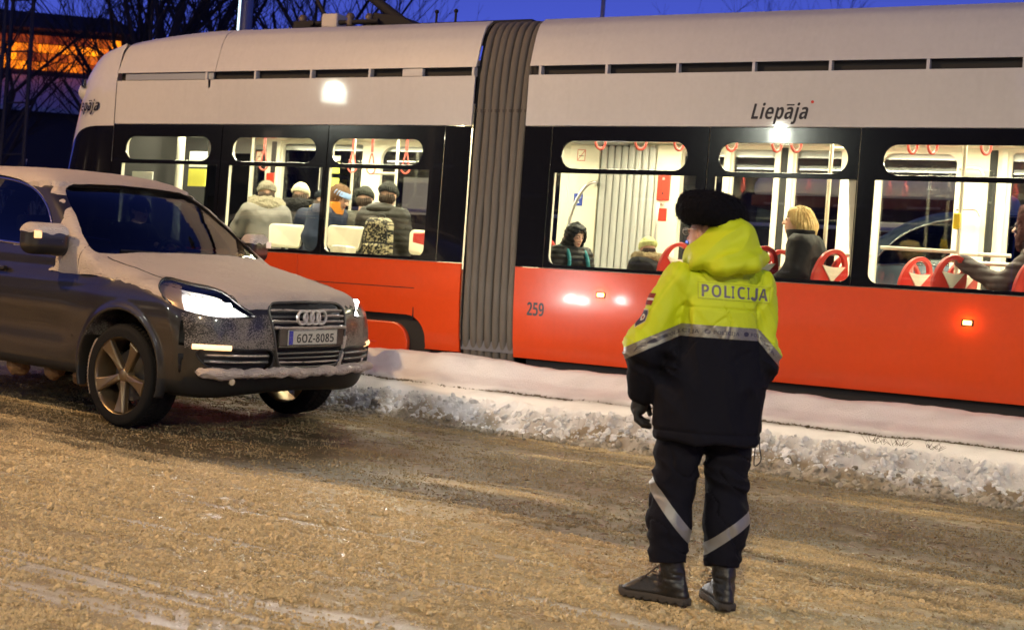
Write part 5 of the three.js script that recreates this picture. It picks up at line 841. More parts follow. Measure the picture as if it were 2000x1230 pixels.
// ---------------------------------------------------------------- the police officer, seen from behind; local x to the picture's right, z towards the viewer
{
  const px = -2.262, pz = 5.24, OP = thing('person', 'police officer in yellow jacket and fur hat standing on the road, back turned', 'person', [px, roadY(px, pz) + 0.012, pz], 0.358);
  const B = 18 * PI / 180, cx = -0.05, lx = -cos(B), lz = sin(B), fx = -sin(B), fz = -cos(B);
  const bl = (x, z) => (x - cx) * lx + z * lz, bf = (x, z) => (x - cx) * fx + z * fz, W = (l, y, f) => [cx + l * lx + f * fx, y, l * lz + f * fz];
  const shL = W(0.175, 1.425, 0), shR = W(-0.175, 1.425, 0), elL = [-0.335, 1.13, 0.065], wrL = [-0.352, 0.935, -0.015], elR = [0.158, 1.125, -0.085], wrR = [0.125, 0.965, -0.27];
  const tw = [[0.70, 0.232], [0.85, 0.236], [1.0, 0.243], [1.2, 0.218], [1.35, 0.212], [1.43, 0.19], [1.49, 0.135], [1.54, 0.10]], td = [[0.70, 0.165], [0.85, 0.17], [1.0, 0.168], [1.2, 0.165], [1.35, 0.150], [1.43, 0.13], [1.5, 0.105], [1.54, 0.10]];
  const torso = (x, y, z, grow = 0) => { const w = interp(tw, y) + grow, d = interp(td, y) + grow, a = bl(x, z), b = bf(x, z), q = hypot(a / w, b / d); return (q - 1) * min(w, d) * 0.92; };
  const fold = (x, y, z) => {
    const a = abs(bl(x, z)), arm = ss(0.16, 0.24, a);
    const drag = 1 - 2 * abs(vn(x * 9 + y * 3.2, y * 4.2 - a * 6, z * 9)), fine = fbm(x * 16, y * 10, z * 16, 3);
    const elbow = arm * (1 - 2 * abs(vn(x * 6, y * 26 + x * 9, z * 6))) * exp(-pow((y - 1.10) / 0.12, 2)) * 0.010;
    const sm_ = 0.0055 * exp(-pow((a - 0.168 + 0.10 * (y - 1.3)) / 0.009, 2)) * ss(1.0, 1.1, y) * ss(1.5, 1.45, y) + 0.004 * exp(-pow((y - 0.775) / 0.008, 2)) + 0.004 * exp(-pow((y - 1.325 - 0.0) / 0.007, 2)) * ss(0.19, 0.16, a); const pit = sm_ + exp(-pow((a - 0.185) / 0.04, 2)) * ss(1.08, 1.25, y) * ss(1.45, 1.35, y) * 0.012;
    const flat = 1 - 0.9 * ss(1.32, 1.36, y) * ss(1.47, 1.44, y) * ss(0.02, 0.1, -bf(x, z)) * ss(0.20, 0.15, a);
    const cr = vn(x * 7 + y * 5, y * 5 - a * 5 + z * 3, z * 7 + 4), cr2 = vn(x * 11 - y * 6, y * 9 + a * 7, z * 11 + 9); return -flat * ss(0.9, 1.25, y) * (0.006 * exp(-pow(cr / 0.1, 2)) + 0.004 * exp(-pow(cr2 / 0.1, 2))) + flat * (0.013 * drag + 0.007 * fine + elbow * 1.4 - pit * 1.3);
  };
  const jacket = (x, y, z) => {
    let d = smax(torso(x, y, z), y - 1.53, 0.04); d = smax(d, 0.735 + 0.012 * vn(x * 8, 1, z * 8) - y, 0.02);
    d = smin(d, chain(x, y, z, [shL, elL, wrL], [0.088, 0.086, 0.062], 0.05), 0.022); d = smin(d, chain(x, y, z, [shR, elR, wrR], [0.086, 0.084, 0.06], 0.05), 0.022);
    return d - fold(x, y, z);
  };
  const jm = net(jacket, [-0.52, 0.66, -0.46], [0.36, 1.62, 0.36], 0.0095, 1.6);
  // where yellow ends: level on the back, dropping outwards on the sleeves
  const edge = (x, y, z) => { const s = x < cx ? max(0, -0.195 - x) * 0.52 : max(0, x - 0.145) * 1.05; return 1.222 - s; };
  const [lowJ, upJ] = split(jm, (x, y, z) => y - edge(x, y, z) + 0.027), [band, yel] = split(upJ, (x, y, z) => y - edge(x, y, z) - 0.027);
  const cloth = { yellow: mat([0.54, 0.635, 0.005], 0.6, 0, { bumpMap: rep(T.weave, 7), bumpScale: 0.0016 }), navy: mat([0.006, 0.006, 0.011], 0.85, 0, { specularIntensity: 0.35, bumpMap: rep(T.weave, 7), bumpScale: 0.0018 }), silver: mat([1, 1, 1], 0.38, 0.35) };
  const bandTex = canvasTex(1024, 96, (c, w, h) => { c.fillStyle = '#7d786c'; c.fillRect(0, 0, w, h); for (let k = 0; k < 2600; k++) { c.fillStyle = `rgba(${rnd() < 0.5 ? '255,250,235' : '60,55,50'},0.10)`; c.fillRect(rnd() * w, rnd() * h, 7, 3); } c.fillStyle = 'rgba(52,48,58,0.85)'; c.font = 'bold 40px sans-serif'; c.textBaseline = 'middle'; for (let k = 0; k < 4; k++) { c.beginPath(); c.arc(30 + k * 256, 50, 19, 0, 7); c.fill(); c.fillText('POLICIJA', 62 + k * 256, 52, 180); } });
  bandTex.wrapS = THREE.RepeatWrapping;
  cloth.band = mat([1, 1, 1], 0.4, 0.25, { map: bandTex });
  part('jacket_lower', toGeo(lowJ), cloth.navy, OP); part('jacket_upper', toGeo(yel), cloth.yellow, OP).userData.label = 'bright yellow upper part of the jacket';
  const bg = toGeo(band, (x, y, z) => { const a = abs(bl(x, z)) > 0.23 && y < 1.2 ? (x < 0 ? hypot(x - elL[0], z - elL[2]) * Math.sign(x - elL[0]) : (x - elR[0])) : -bl(x, z); return [(a + 1) / 0.72, (y - edge(x, y, z) + 0.027) / 0.054]; }, 0.0018); part('reflective_band', bg, cloth.band, OP);
  // hood bunched on the back of the neck
  const hoodF = (x, y, z) => {
    let d = ell(x + 0.035, y - 1.565, z - 0.045, 0.152, 0.082, 0.125);
    d = smin(d, ell(x + 0.005, y - 1.625, z - 0.04, 0.108, 0.115, 0.10), 0.05);
    d = smin(d, chain(x, y, z, [[-0.17, 1.55, 0.03], [-0.13, 1.525, 0.12], [-0.02, 1.512, 0.165], [0.085, 1.528, 0.115], [0.12, 1.56, 0.0]], [0.038, 0.04, 0.042, 0.042, 0.04], 0.02), 0.03);
    const q = y + 0.35 * x * x * 6 - 0.25 * x;
    d += 0.0065 * sin(q * 62 + 2.2 * vn(x * 7, y * 7, z * 7)) * ss(1.6, 1.5, y) + 0.009 * (1 - 2 * abs(vn(x * 8 + 3, y * 13 - x * 9, z * 8))) * -1 + 0.004 * fbm(x * 22, y * 22, z * 22, 2);
    return smax(d, -ell(x + 0.105, y - 1.69, z + 0.045, 0.10, 0.135, 0.10), 0.02);
  };
  part('hood', toGeo(net(hoodF, [-0.3, 1.36, -0.18], [0.22, 1.78, 0.28], 0.009, 1.6)), cloth.yellow, OP);
  // collar at the front of the neck
  const HC = [-0.108, 1.655, -0.035], HB = 52 * PI / 180, hlx = -cos(HB), hlz = sin(HB), hfx = -sin(HB), hfz = -cos(HB);
  const toHead = (x, y, z) => { const a = x - HC[0], b = y - HC[1], c = z - HC[2]; return [a * hlx + c * hlz, b, a * hfx + c * hfz]; };
  part('collar', toGeo(net((x, y, z) => { const r = hypot(x + 0.10, (z + 0.03) * 1.05); return max(abs(r - 0.095 - (y - 1.5) * 0.12) - 0.016, abs(y - 1.525) - 0.055) + 0.006 * fbm(x * 14, y * 14, z * 14, 2); }, [-0.25, 1.44, -0.2], [0.06, 1.62, 0.14], 0.009, 1.6)), cloth.navy, OP);
  // fur hat with tied-up flaps
  const fur = (x, y, z) => 0.006 * fbm(x * 26, y * 26, z * 26, 3) + 0.0035 * vn(x * 90, y * 90, z * 90);
  const hatF = (x, y, z) => { const [l, h, f] = toHead(x, y, z), Y = y - 1.762 + 0.10 * (x + 0.08); const q3 = pow(pow(abs(l / 0.128), 3) + pow(abs((Y - 0.004) / 0.078), 3) + pow(abs((f + 0.012) / 0.132), 3), 1 / 3); let d = (q3 - 1) * 0.078; const ra = hypot(l / 0.118, (f + 0.012) / 0.126), q = (ra - 1) * 0.12; d = smin(d, hypot(q * 1.1, (Y + 0.02) * 0.78) - 0.038, 0.035); d = smin(d, ell(abs(l) - 0.115, Y + 0.012, f + 0.012, 0.042, 0.056, 0.085), 0.03); return d + fur(x, y, z); };
  part('fur_hat', toGeo(net(hatF, [-0.34, 1.58, -0.28], [0.14, 1.92, 0.22], 0.0065, 1.7)), mat([0.005, 0.0045, 0.007], 0.95, 0, { specularIntensity: 0.3, bumpMap: rep(T.fine, 12), bumpScale: 0.006 }), OP);
  { // guard hairs standing off the hat
    const hp = new THREE.BufferGeometry(), P = [], m = net(hatF, [-0.34, 1.58, -0.28], [0.14, 1.92, 0.22], 0.012, 1.7); for (let k = 0; k < 9000; k++) { const v = floor(rnd() * m.p.length / 3) * 3, L = rr(0.003, 0.008), n = [m.n[v] + rr(-0.6, 0.6), m.n[v + 1] + rr(-0.6, 0.6), m.n[v + 2] + rr(-0.6, 0.6)], a = [m.p[v] + rr(-0.006, 0.006), m.p[v + 1] + rr(-0.006, 0.006), m.p[v + 2] + rr(-0.006, 0.006)], t = rr(0, 6.28); P.push(a[0] + 0.0012 * cos(t), a[1], a[2] + 0.0012 * sin(t), a[0] - 0.0012 * cos(t), a[1], a[2] - 0.0012 * sin(t), a[0] + n[0] * L, a[1] + n[1] * L, a[2] + n[2] * L); }
    hp.setAttribute('position', new THREE.Float32BufferAttribute(P, 3)); hp.computeVertexNormals(); part('hat_fur', hp, mat([0.007, 0.006, 0.009], 0.9, 0, { specularIntensity: 0.3 }), OP).userData.kind = 'stuff';
  }
  // trousers
  const hipL = [-0.155, 0.80, 0.0], hipR = [0.045, 0.80, -0.045], knL = [-0.185, 0.475, -0.02], knR = [0.062, 0.475, -0.06], anL = [-0.182, 0.15, 0.025], anR = [0.062, 0.15, 0.0];
  const legFold = (x, y, z, s) => 0.010 * (1 - 2 * abs(vn(x * 7 + s, y * 17 + x * 5, z * 7))) * (exp(-pow((y - 0.56) / 0.1, 2)) + 0.9 * exp(-pow((y - 0.2) / 0.08, 2)) + 0.35) + 0.006 * fbm(x * 14, y * 9, z * 14, 3);
  const trous = (x, y, z) => {
    const a = chain(x, y, z, [hipL, knL, [-0.187, 0.36, 0.01], anL], [0.118, 0.09, 0.095, 0.078], 0.04), b = chain(x, y, z, [hipR, knR, [0.066, 0.36, -0.03], anR], [0.112, 0.084, 0.098, 0.068], 0.04);
    const cr = vn(x * 9 + 2, y * 13 + x * 6, z * 9); return max(smin(a, b, 0.03) - legFold(x, y, z, x < -0.06 ? 0 : 5) + 0.006 * exp(-pow(cr / 0.09, 2)), 0.185 + 0.01 * vn(x * 14, 0, z * 14) - y);
  };
  const tm = net(trous, [-0.34, 0.15, -0.2], [0.22, 0.86, 0.18], 0.009, 1.6);
  const sL = (x, y) => y - (0.468 - 1.15 * (x + 0.232)), sR = (x, y) => y - (0.268 + 0.82 * (x + 0.004));
  const [stripe, navyT] = split(tm, (x, y, z) => abs(x < -0.06 ? sL(z < -0.05 ? -0.40 - x : x, y) : sR(z < -0.08 ? 0.13 - x : x, y)) - (x < -0.06 ? 0.035 : 0.03));
  part('trousers', toGeo(navyT), cloth.navy, OP);
  const [st1, st2] = split(stripe, x => x + 0.06), stm = mat([0.25, 0.24, 0.225], 0.4, 0.3, { bumpMap: rep(T.weave, 12), bumpScale: 0.001 }); part('reflective_stripe', toGeo(st1, null, 0.0015), stm, OP); part('reflective_stripe', toGeo(st2, null, 0.0015), stm, OP);
  // boots
  const boot = (heel, toe, ank) => {
    const dx = toe[0] - heel[0], dz = toe[2] - heel[2], L = hypot(dx, dz), ux = dx / L, uz = dz / L;
    const uv = (x, z) => [(x - heel[0]) * ux + (z - heel[2]) * uz, -(x - heel[0]) * uz + (z - heel[2]) * ux];
    const outl = smoothPts([[-0.055, 0], [-0.035, 0.036], [0.05, 0.037], [0.12, 0.034], [0.2, 0.05], [0.26, 0.045], [0.292, 0.0], [0.26, -0.042], [0.2, -0.048], [0.12, -0.036], [0.05, -0.037], [-0.035, -0.036]], 36);
    const up = net((x, y, z) => { const [u, v] = uv(x, z), o = pdist(outl, u, v); let d = smax(o + 0.006 + max(0, y - 0.045) * 0.35, y - (0.045 + 0.075 * ss(0.26, 0.06, u) + 0.03 * ss(0.3, 0.2, u)), 0.03); d = smin(d, cap(x, y, z, [ank[0], 0.22, ank[2]], [heel[0] + ux * 0.035, 0.09, heel[2] + uz * 0.035], 0.056, 0.05), 0.04); d = smax(d, 0.028 - y, 0.01); return d + 0.004 * (1 - 2 * abs(vn(u * 22, y * 40, v * 14))) * exp(-pow((y - 0.12) / 0.05, 2)); }, [min(heel[0], toe[0], ank[0]) - 0.1, 0, min(heel[2], toe[2], ank[2]) - 0.1], [max(heel[0], toe[0], ank[0]) + 0.1, 0.3, max(heel[2], toe[2], ank[2]) + 0.1], 0.0075, 1.6);
    const so = net((x, y, z) => { const [u, v] = uv(x, z); return smax(pdist(outl, u, v) - 0.004, abs(y - 0.017 - 0.012 * ss(0.24, 0.31, u)) - 0.017, 0.008) + (y < 0.012 && abs((u * 26) % 1) < 0.35 ? 0.004 : 0); }, [min(heel[0], toe[0]) - 0.09, -0.01, min(heel[2], toe[2]) - 0.09], [max(heel[0], toe[0]) + 0.09, 0.06, max(heel[2], toe[2]) + 0.09], 0.007, 1.8);
    const o = part('boot', toGeo(up), mat([0.018, 0.016, 0.014], 0.42, 0, { bumpMap: rep(T.grain, 6), bumpScale: 0.002 }), OP); part('sole', toGeo(so), mat([0.05, 0.042, 0.034], 0.8), o);
    for (let k = 0; k < 5; k++) { const u = 0.10 + k * 0.02, y = 0.165 - k * 0.018, c = [heel[0] + ux * u, 0, heel[2] + uz * u]; part('lace', tube([-0.04, -0.02, 0, 0.02, 0.04].map(v => [c[0] - uz * v, y - 0.25 * abs(v), c[2] + ux * v]), 0.0035, 12, 5), mat([0.12, 0.10, 0.08], 0.8), o); }
  };
  boot([-0.118, 0, 0.045], [-0.345, 0, -0.045], [-0.165, 0, 0.03]); boot([0.088, 0, 0.05], [0.012, 0, -0.2], [0.068, 0, 0.005]);
  // gloved hands with separate fingers
  const hand = (palmA, palmB, fingers) => { const f = (x, y, z) => { let d = cap(x, y, z, palmA, palmB, 0.034, 0.038); for (const [J, R] of fingers) d = smin(d, chain(x, y, z, J, R, 0.006), 0.012); return d; }; let lo = [9, 9, 9], hi = [-9, -9, -9]; for (const p of [palmA, palmB, ...fingers.flatMap(q => q[0])]) for (let i = 0; i < 3; i++) { lo[i] = min(lo[i], p[i] - 0.06); hi[i] = max(hi[i], p[i] + 0.06); } return toGeo(net(f, lo, hi, 0.004)); };
  const glove = mat([0.012, 0.012, 0.013], 0.7, 0, { bumpMap: rep(T.grain, 8), bumpScale: 0.002 });
  const FR = [0.0125, 0.0118, 0.0112, 0.0095];
  part('glove', hand([-0.356, 0.905, -0.02], [-0.362, 0.855, -0.03], [[[[-0.372, 0.835, 0.004], [-0.366, 0.806, 0.006], [-0.340, 0.786, 0.004], [-0.316, 0.782, 0.0]], FR], [[[-0.374, 0.832, -0.022], [-0.366, 0.798, -0.022], [-0.336, 0.775, -0.022], [-0.306, 0.770, -0.024]], FR], [[[-0.372, 0.834, -0.046], [-0.362, 0.802, -0.048], [-0.334, 0.782, -0.048], [-0.308, 0.778, -0.048]], FR], [[[-0.368, 0.838, -0.068], [-0.358, 0.812, -0.07], [-0.336, 0.796, -0.07], [-0.316, 0.794, -0.07]], [0.0115, 0.0108, 0.01, 0.009]], [[[-0.34, 0.88, -0.05], [-0.322, 0.855, -0.072], [-0.312, 0.825, -0.078]], [0.015, 0.0135, 0.011]]]), glove, OP);
  part('glove', hand([0.128, 0.935, -0.275], [0.135, 0.885, -0.285], [[[[0.142, 0.862, -0.262], [0.158, 0.838, -0.262], [0.15, 0.815, -0.275], [0.128, 0.82, -0.285]], FR], [[[0.142, 0.86, -0.285], [0.160, 0.832, -0.287], [0.15, 0.808, -0.297], [0.126, 0.815, -0.303]], FR], [[[0.140, 0.862, -0.308], [0.156, 0.836, -0.31], [0.146, 0.814, -0.318], [0.124, 0.82, -0.322]], FR], [[[0.136, 0.866, -0.328], [0.15, 0.842, -0.33], [0.14, 0.824, -0.336], [0.122, 0.83, -0.338]], [0.0115, 0.0108, 0.01, 0.009]], [[[0.11, 0.905, -0.26], [0.098, 0.875, -0.262], [0.108, 0.848, -0.27]], [0.015, 0.0135, 0.011]]]), glove, OP);
  // skin and body under the clothes: one continuous figure
  const bodyF = (x, y, z) => { let d = smax(torso(x, y, z, -0.055), 0.80 - y, 0.05); d = smin(d, cap(x, y, z, [-0.085, 1.44, -0.01], [HC[0], 1.60, HC[2] + 0.01], 0.062, 0.055), 0.04); d = smin(d, chain(x, y, z, [shL, elL, wrL, [-0.36, 0.87, -0.03]], [0.05, 0.042, 0.03, 0.03], 0.03), 0.04); d = smin(d, chain(x, y, z, [shR, elR, wrR, [0.133, 0.89, -0.284]], [0.05, 0.042, 0.03, 0.03], 0.03), 0.04); d = smin(d, chain(x, y, z, [hipL, knL, anL, [-0.155, 0.08, 0.03], [-0.24, 0.055, -0.003]], [0.07, 0.05, 0.025, 0.018, 0.012], 0.03), 0.04); d = smin(d, chain(x, y, z, [hipR, knR, anR, [0.075, 0.08, 0.01], [0.05, 0.055, -0.08]], [0.07, 0.05, 0.025, 0.018, 0.012], 0.03), 0.04); return d; };
  const skin = [0.50, 0.27, 0.19], bg1 = plainColor(toGeo(net((x, y, z) => max(bodyF(x, y, z), y - 1.585), [-0.5, 0, -0.42], [0.3, 1.65, 0.3], 0.013)), skin);
  const hg = faceColor(toGeo(net((x, y, z) => { const [l, h, f] = toHead(x, y, z); return smin(headSDF(l, h, f), max(cap(x, y, z, [-0.085, 1.44, -0.01], [HC[0], 1.62, HC[2] + 0.01], 0.062, 0.055), 1.575 - y), 0.02); }, [-0.28, 1.52, -0.2], [0.06, 1.82, 0.13], 0.0045)), toHead, skin);
  part('body', vmerge([bg1, hg]), skinMat, OP);
  { // glasses: wire rims and a temple bar to the ear
    const at = (l, y, f) => [HC[0] + l * hlx + f * hfx, HC[1] + y, HC[2] + l * hlz + f * hfz], ring = s => tube(range(0, 6.0, 0.5).map(a => at(s * 0.032 + 0.023 * cos(a), 0.01 + 0.017 * sin(a), 0.104)), 0.0016, 40, 6, true);
    const g = part('glasses', merge([ring(1), ring(-1), tube([at(0.055, 0.014, 0.102), at(0.077, 0.016, 0.06), at(0.082, 0.015, 0.0), at(0.081, 0.002, -0.02)], 0.0016), tube([at(-0.055, 0.014, 0.102), at(-0.077, 0.016, 0.06), at(-0.082, 0.015, 0.0)], 0.0016), tube([at(-0.01, 0.014, 0.105), at(0, 0.018, 0.108), at(0.01, 0.014, 0.105)], 0.0016)]), M.steel, OP);
    for (const s of [1, -1]) part('spectacle_lens', new THREE.CircleGeometry(0.022, 24).scale(1, 0.75, 1).applyMatrix4(new THREE.Matrix4().makeBasis(V(hlx, 0, hlz), V(0, 1, 0), V(hfx, 0, hfz))).translate(...at(s * 0.032, 0.01, 0.104)), MC.clear, g);
  }
  // printed patches laid on the cloth
  const onto = (c, dir, up, w, h, nu, nv, lift, sdf = jacket) => {
    const d = V(...dir).normalize(), r = V(0, 0, 0).crossVectors(V(...up), d).normalize(), u = V(0, 0, 0).crossVectors(d, r), g = new THREE.PlaneGeometry(w, h, nu, nv), p = g.attributes.position;
    for (let i = 0; i < p.count; i++) { const q = V(...c).addScaledVector(r, p.getX(i)).addScaledVector(u, p.getY(i)).addScaledVector(d, 0.25); for (let k = 0; k < 80; k++) { const e = sdf(q.x, q.y, q.z); if (e < 3e-4) break; q.addScaledVector(d, -max(e * 0.6, 2e-4)); } q.addScaledVector(d, lift); p.setXYZ(i, q.x, q.y, q.z); }
    g.computeVertexNormals(); return g;
  };
  const backN = [-fx, 0, -fz];
  const word = canvasTex(1024, 210, (c, w, h) => { c.fillStyle = '#bfd006'; c.fillRect(0, 0, w, h); c.strokeStyle = 'rgba(120,120,40,0.7)'; c.lineWidth = 5; c.strokeRect(6, 6, w - 12, h - 12); c.fillStyle = '#5d5868'; c.font = 'bold 215px sans-serif'; c.textAlign = 'center'; c.textBaseline = 'alphabetic'; for (const [ch, x, mw] of [['P', 88, 118], ['O', 232, 150], ['L', 368, 112], ['I', 452, 50], ['C', 568, 132], ['I', 682, 50], ['A', 928, 150]]) c.fillText(ch, x, 182, mw); c.fillRect(800, 26, 42, 110); c.lineWidth = 42; c.strokeStyle = '#5d5868'; c.beginPath(); c.arc(774, 128, 46, 0, PI * 0.86); c.stroke(); c.globalCompositeOperation = 'source-atop'; for (let k = 0; k < 1500; k++) { c.fillStyle = `rgba(${rnd() < 0.5 ? '180,175,165' : '70,65,70'},0.05)`; c.fillRect(rnd() * w, rnd() * h, 14, 6); } });
  const wm = mat([1, 1, 1], 0.55, 0, { map: word });
  part('back_lettering', onto([cx + 0.050, 1.400, 0.0], backN, [0, 1, 0], 0.345, 0.073, 60, 16, 0.0035), wm, OP).userData.label = 'grey reflective lettering POLICIJA across the back';
  const aN = [-0.86, 0.12, 0.42], flag = canvasTex(128, 96, (c, w, h) => { c.fillStyle = '#7a1712'; c.fillRect(0, 0, w, h); c.fillStyle = '#cfc6bd'; c.fillRect(0, h * 0.4, w, h * 0.2); }), crest = canvasTex(128, 160, (c, w, h) => { c.fillStyle = '#c8c81a'; c.fillRect(0, 0, w, h); c.fillStyle = '#2a2a44'; c.beginPath(); c.moveTo(10, 10); c.lineTo(w - 10, 10); c.lineTo(w - 10, 90); c.lineTo(w / 2, 150); c.lineTo(10, 90); c.closePath(); c.fill(); c.strokeStyle = '#b8b4a0'; c.lineWidth = 7; c.stroke(); c.fillStyle = '#c9c5b4'; c.beginPath(); c.arc(w / 2, 66, 26, 0, 7); c.fill(); c.fillStyle = '#8a2a20'; c.fillRect(w / 2 - 10, 56, 20, 22); });
  part('flag_patch', onto([-0.27, 1.335, 0.06], aN, [0, 1, 0], 0.075, 0.055, 8, 6, 0.003), mat([1, 1, 1], 0.7, 0, { map: flag }), OP); part('crest_patch', onto([-0.30, 1.245, 0.065], aN, [0, 1, 0], 0.08, 0.1, 8, 8, 0.003), mat([1, 1, 1], 0.7, 0, { map: crest }), OP);
  // cord held in the right hand
  const w2 = (x, y, z) => { const c = cos(0.358), s = sin(0.358); return [x * c + z * s, y, -x * s + z * c]; };
  const hold = thing('hand_torch', 'small black torch with a yellow ring and cord hanging from the officer right hand', 'torch', [px + w2(0.15, 0, -0.29)[0], roadY(px, pz) + 0.84, pz + w2(0.15, 0, -0.29)[2]], 0.358);
  part('barrel', lathe([[0.001, -0.06], [0.014, -0.06], [0.014, 0.05], [0.02, 0.06], [0.022, 0.09], [0.001, 0.09]], 18).rotateZ(-0.3), M.black, hold); part('ring', new THREE.TorusGeometry(0.018, 0.005, 8, 20).rotateX(PI / 2).translate(0, 0.04, 0).rotateZ(-0.3), MT.yellow, hold);
  part('cord', tube([[-0.01, -0.05, 0], [0.03, -0.06, 0.02], [0.048, -0.14, 0.02], [0.055, -0.19, 0.02], [0.03, -0.215, 0.02], [0.025, -0.16, 0.02], [0.03, -0.08, 0.01]], 0.0028, 50, 6), M.black, hold);
}
// ---------------------------------------------------------------- passengers; local z forward, x to their left, origin on the floor
function figure(label, pos, turn, o = {}) {
  const t = thing('person', label, 'person', pos, turn, 'people riding inside'), S = o.scale ?? 1, skin = o.skin ?? [0.52, 0.31, 0.22], bend = o.bend ?? 0.05;
  const j = (x, y, z) => [x * S, y * S, z * S], sit = 0.47;
  const pel = j(0, sit + 0.06, -0.02), che = j(0, 0.98, -0.03 + bend * 0.5), nk = j(0, 1.12, 0.0 + bend), hc = j(o.headX ?? 0, 1.27 + (o.headY ?? 0), 0.03 + bend * 1.4);
  const arm = s => { const a = o.arms?.[s > 0 ? 0 : 1]; return [j(s * 0.175, 1.05, -0.03 + bend * 0.8), ...(a ? a.map(p => j(...p)) : [j(s * 0.235, 0.80, 0.04), j(s * 0.14, 0.68, 0.26)])]; };
  const aL = arm(1), aR = arm(-1), legs = [1, -1].map(s => [j(s * 0.10, sit + 0.05, 0), j(s * 0.115, sit + 0.04, 0.42), j(s * 0.115, 0.09, 0.44)]);
  const hy = o.headTurn ?? 0, hp = o.headDown ?? 0, ch = cos(hy), sh = sin(hy), cp = cos(hp), sp = sin(hp);
  const toHead = (x, y, z) => { const a = x - hc[0], b = y - hc[1], c = z - hc[2], l = a * ch - c * sh, f0 = a * sh + c * ch; return [l, b * cp + f0 * sp, f0 * cp - b * sp]; };
  const body = (x, y, z) => { let d = smin(cap(x, y, z * 1.25, pel, che, 0.13 * S, 0.14 * S), cap(x, y, z, [aL[0][0] * 0.8, aL[0][1], aL[0][2]], [aR[0][0] * 0.8, aR[0][1], aR[0][2]], 0.07 * S, 0.07 * S), 0.06); d = smin(d, cap(x, y, z, che, nk, 0.09 * S, 0.055 * S), 0.05); d = smin(d, cap(x, y, z, nk, hc, 0.055 * S, 0.05 * S), 0.03); for (const a of [aL, aR]) d = smin(d, chain(x, y, z, a, [0.055 * S, 0.042 * S, 0.03 * S], 0.03), 0.03); for (const l of legs) d = smin(d, chain(x, y, z, l, [0.085 * S, 0.062 * S, 0.045 * S], 0.03), 0.04); return d; };
  const B = 0.62 * S, mesh = toGeo(net((x, y, z) => max(body(x, y, z), y - hc[1] + 0.06 * S), [-B, 0, -0.35 * S], [B, 1.3 * S, (o.reach ?? 0.62) * S], 0.018 * S));
  const head = faceColor(toGeo(net((x, y, z) => { const [l, h, f] = toHead(x, y, z); return smin(headSDF(l, h, f, S), max(cap(x, y, z, nk, hc, 0.055 * S, 0.05 * S), hc[1] - 0.1 * S - y), 0.015); }, hc.map(v => v - 0.17 * S), hc.map(v => v + 0.17 * S), 0.0075 * S)), toHead, skin, S);
  // hands with fingers, closed on the lap or on what they hold
  const hands = [aL, aR].map((a, q) => { const w = a[a.length - 1], e = a[a.length - 2], d = V(w[0] - e[0], w[1] - e[1], w[2] - e[2]).normalize(), side = V(0, 0, 0).crossVectors(d, V(0, 1, 0)).normalize(), dn = V(0, 0, 0).crossVectors(side, d).multiplyScalar(-1).normalize(); const P = (u, v, n) => [w[0] + (d.x * u + side.x * v + dn.x * n) * S, w[1] + (d.y * u + side.y * v + dn.y * n) * S, w[2] + (d.z * u + side.z * v + dn.z * n) * S]; const F = [-0.03, -0.01, 0.01, 0.029].map((v, k) => [P(0.075, v, 0.0), P(0.105 - 0.006 * abs(k - 1), v, 0.012), P(0.118, v, 0.035), P(0.1, v, 0.05)]), th = [P(0.025, q ? -0.035 : 0.035, 0.01), P(0.06, q ? -0.045 : 0.045, 0.03), P(0.085, q ? -0.03 : 0.03, 0.042)]; const A = P(0.0, 0, 0), Bb = P(0.065, 0, 0.002); return toGeo(net((x, y, z) => { let r = smin(cap(x, y, z, A, Bb, 0.027 * S, 0.029 * S), cap(x, y, z, P(0.06, -0.02, 0), P(0.06, 0.02, 0), 0.018 * S, 0.018 * S), 0.02); for (const f of F) r = smin(r, chain(x, y, z, f, [0.0105 * S, 0.01 * S, 0.0095 * S, 0.0085 * S], 0.006), 0.006); return smin(r, chain(x, y, z, th, [0.013 * S, 0.0115 * S, 0.01 * S], 0.006), 0.01); }, w.map(v => v - 0.17 * S), w.map(v => v + 0.17 * S), 0.0085 * S)); }).map(g => plainColor(g, o.glove ?? skin));
  part('body', vmerge([plainColor(mesh, skin), head, ...hands]), skinMat, t);
  // coat and trousers
  const puff = o.puff ?? 0, P = o.bulk ?? 0.03;
  const coat = (x, y, z) => { let d = smin(cap(x, y, z * 1.2, [pel[0], pel[1] - 0.05 * S, pel[2]], che, (0.155 + P) * S, (0.15 + P) * S), cap(x, y, z, [aL[0][0] * 0.82, aL[0][1], aL[0][2]], [aR[0][0] * 0.82, aR[0][1], aR[0][2]], (0.075 + P) * S, (0.075 + P) * S), 0.07); d = smin(d, cap(x, y, z, che, nk, (0.10 + P) * S, (0.062 + P * 0.5) * S), 0.05); for (const a of [aL, aR]) d = smin(d, chain(x, y, z, a, [(0.065 + P) * S, (0.055 + P) * S, (0.042 + P * 0.5) * S], 0.03), 0.035); d = max(d, sit * S - 0.02 - y + (z > 0.1 ? -0.1 : 0), y - nk[1] - 0.03 * S); return d - puff * abs(sin(y * PI / (0.062 * S))) - 0.008 * (1 - 2 * abs(vn(x * 8 + pos[0] * 9, y * 8, z * 8))) - 0.005 * fbm(x * 18, y * 18, z * 18, 2); };
  const cm = mat((o.coat ?? [0.1, 0.1, 0.12]).map(v => v * 0.62), o.shine ?? 0.7, 0, { specularIntensity: 0.4, bumpMap: rep(T.weave, 6), bumpScale: 0.0015 }); part('coat', toGeo(net(coat, [-B, 0.3 * S, -0.45 * S], [B, 1.25 * S, (o.reach ?? 0.62) * S], 0.0175 * S, 1.5)), cm, t);
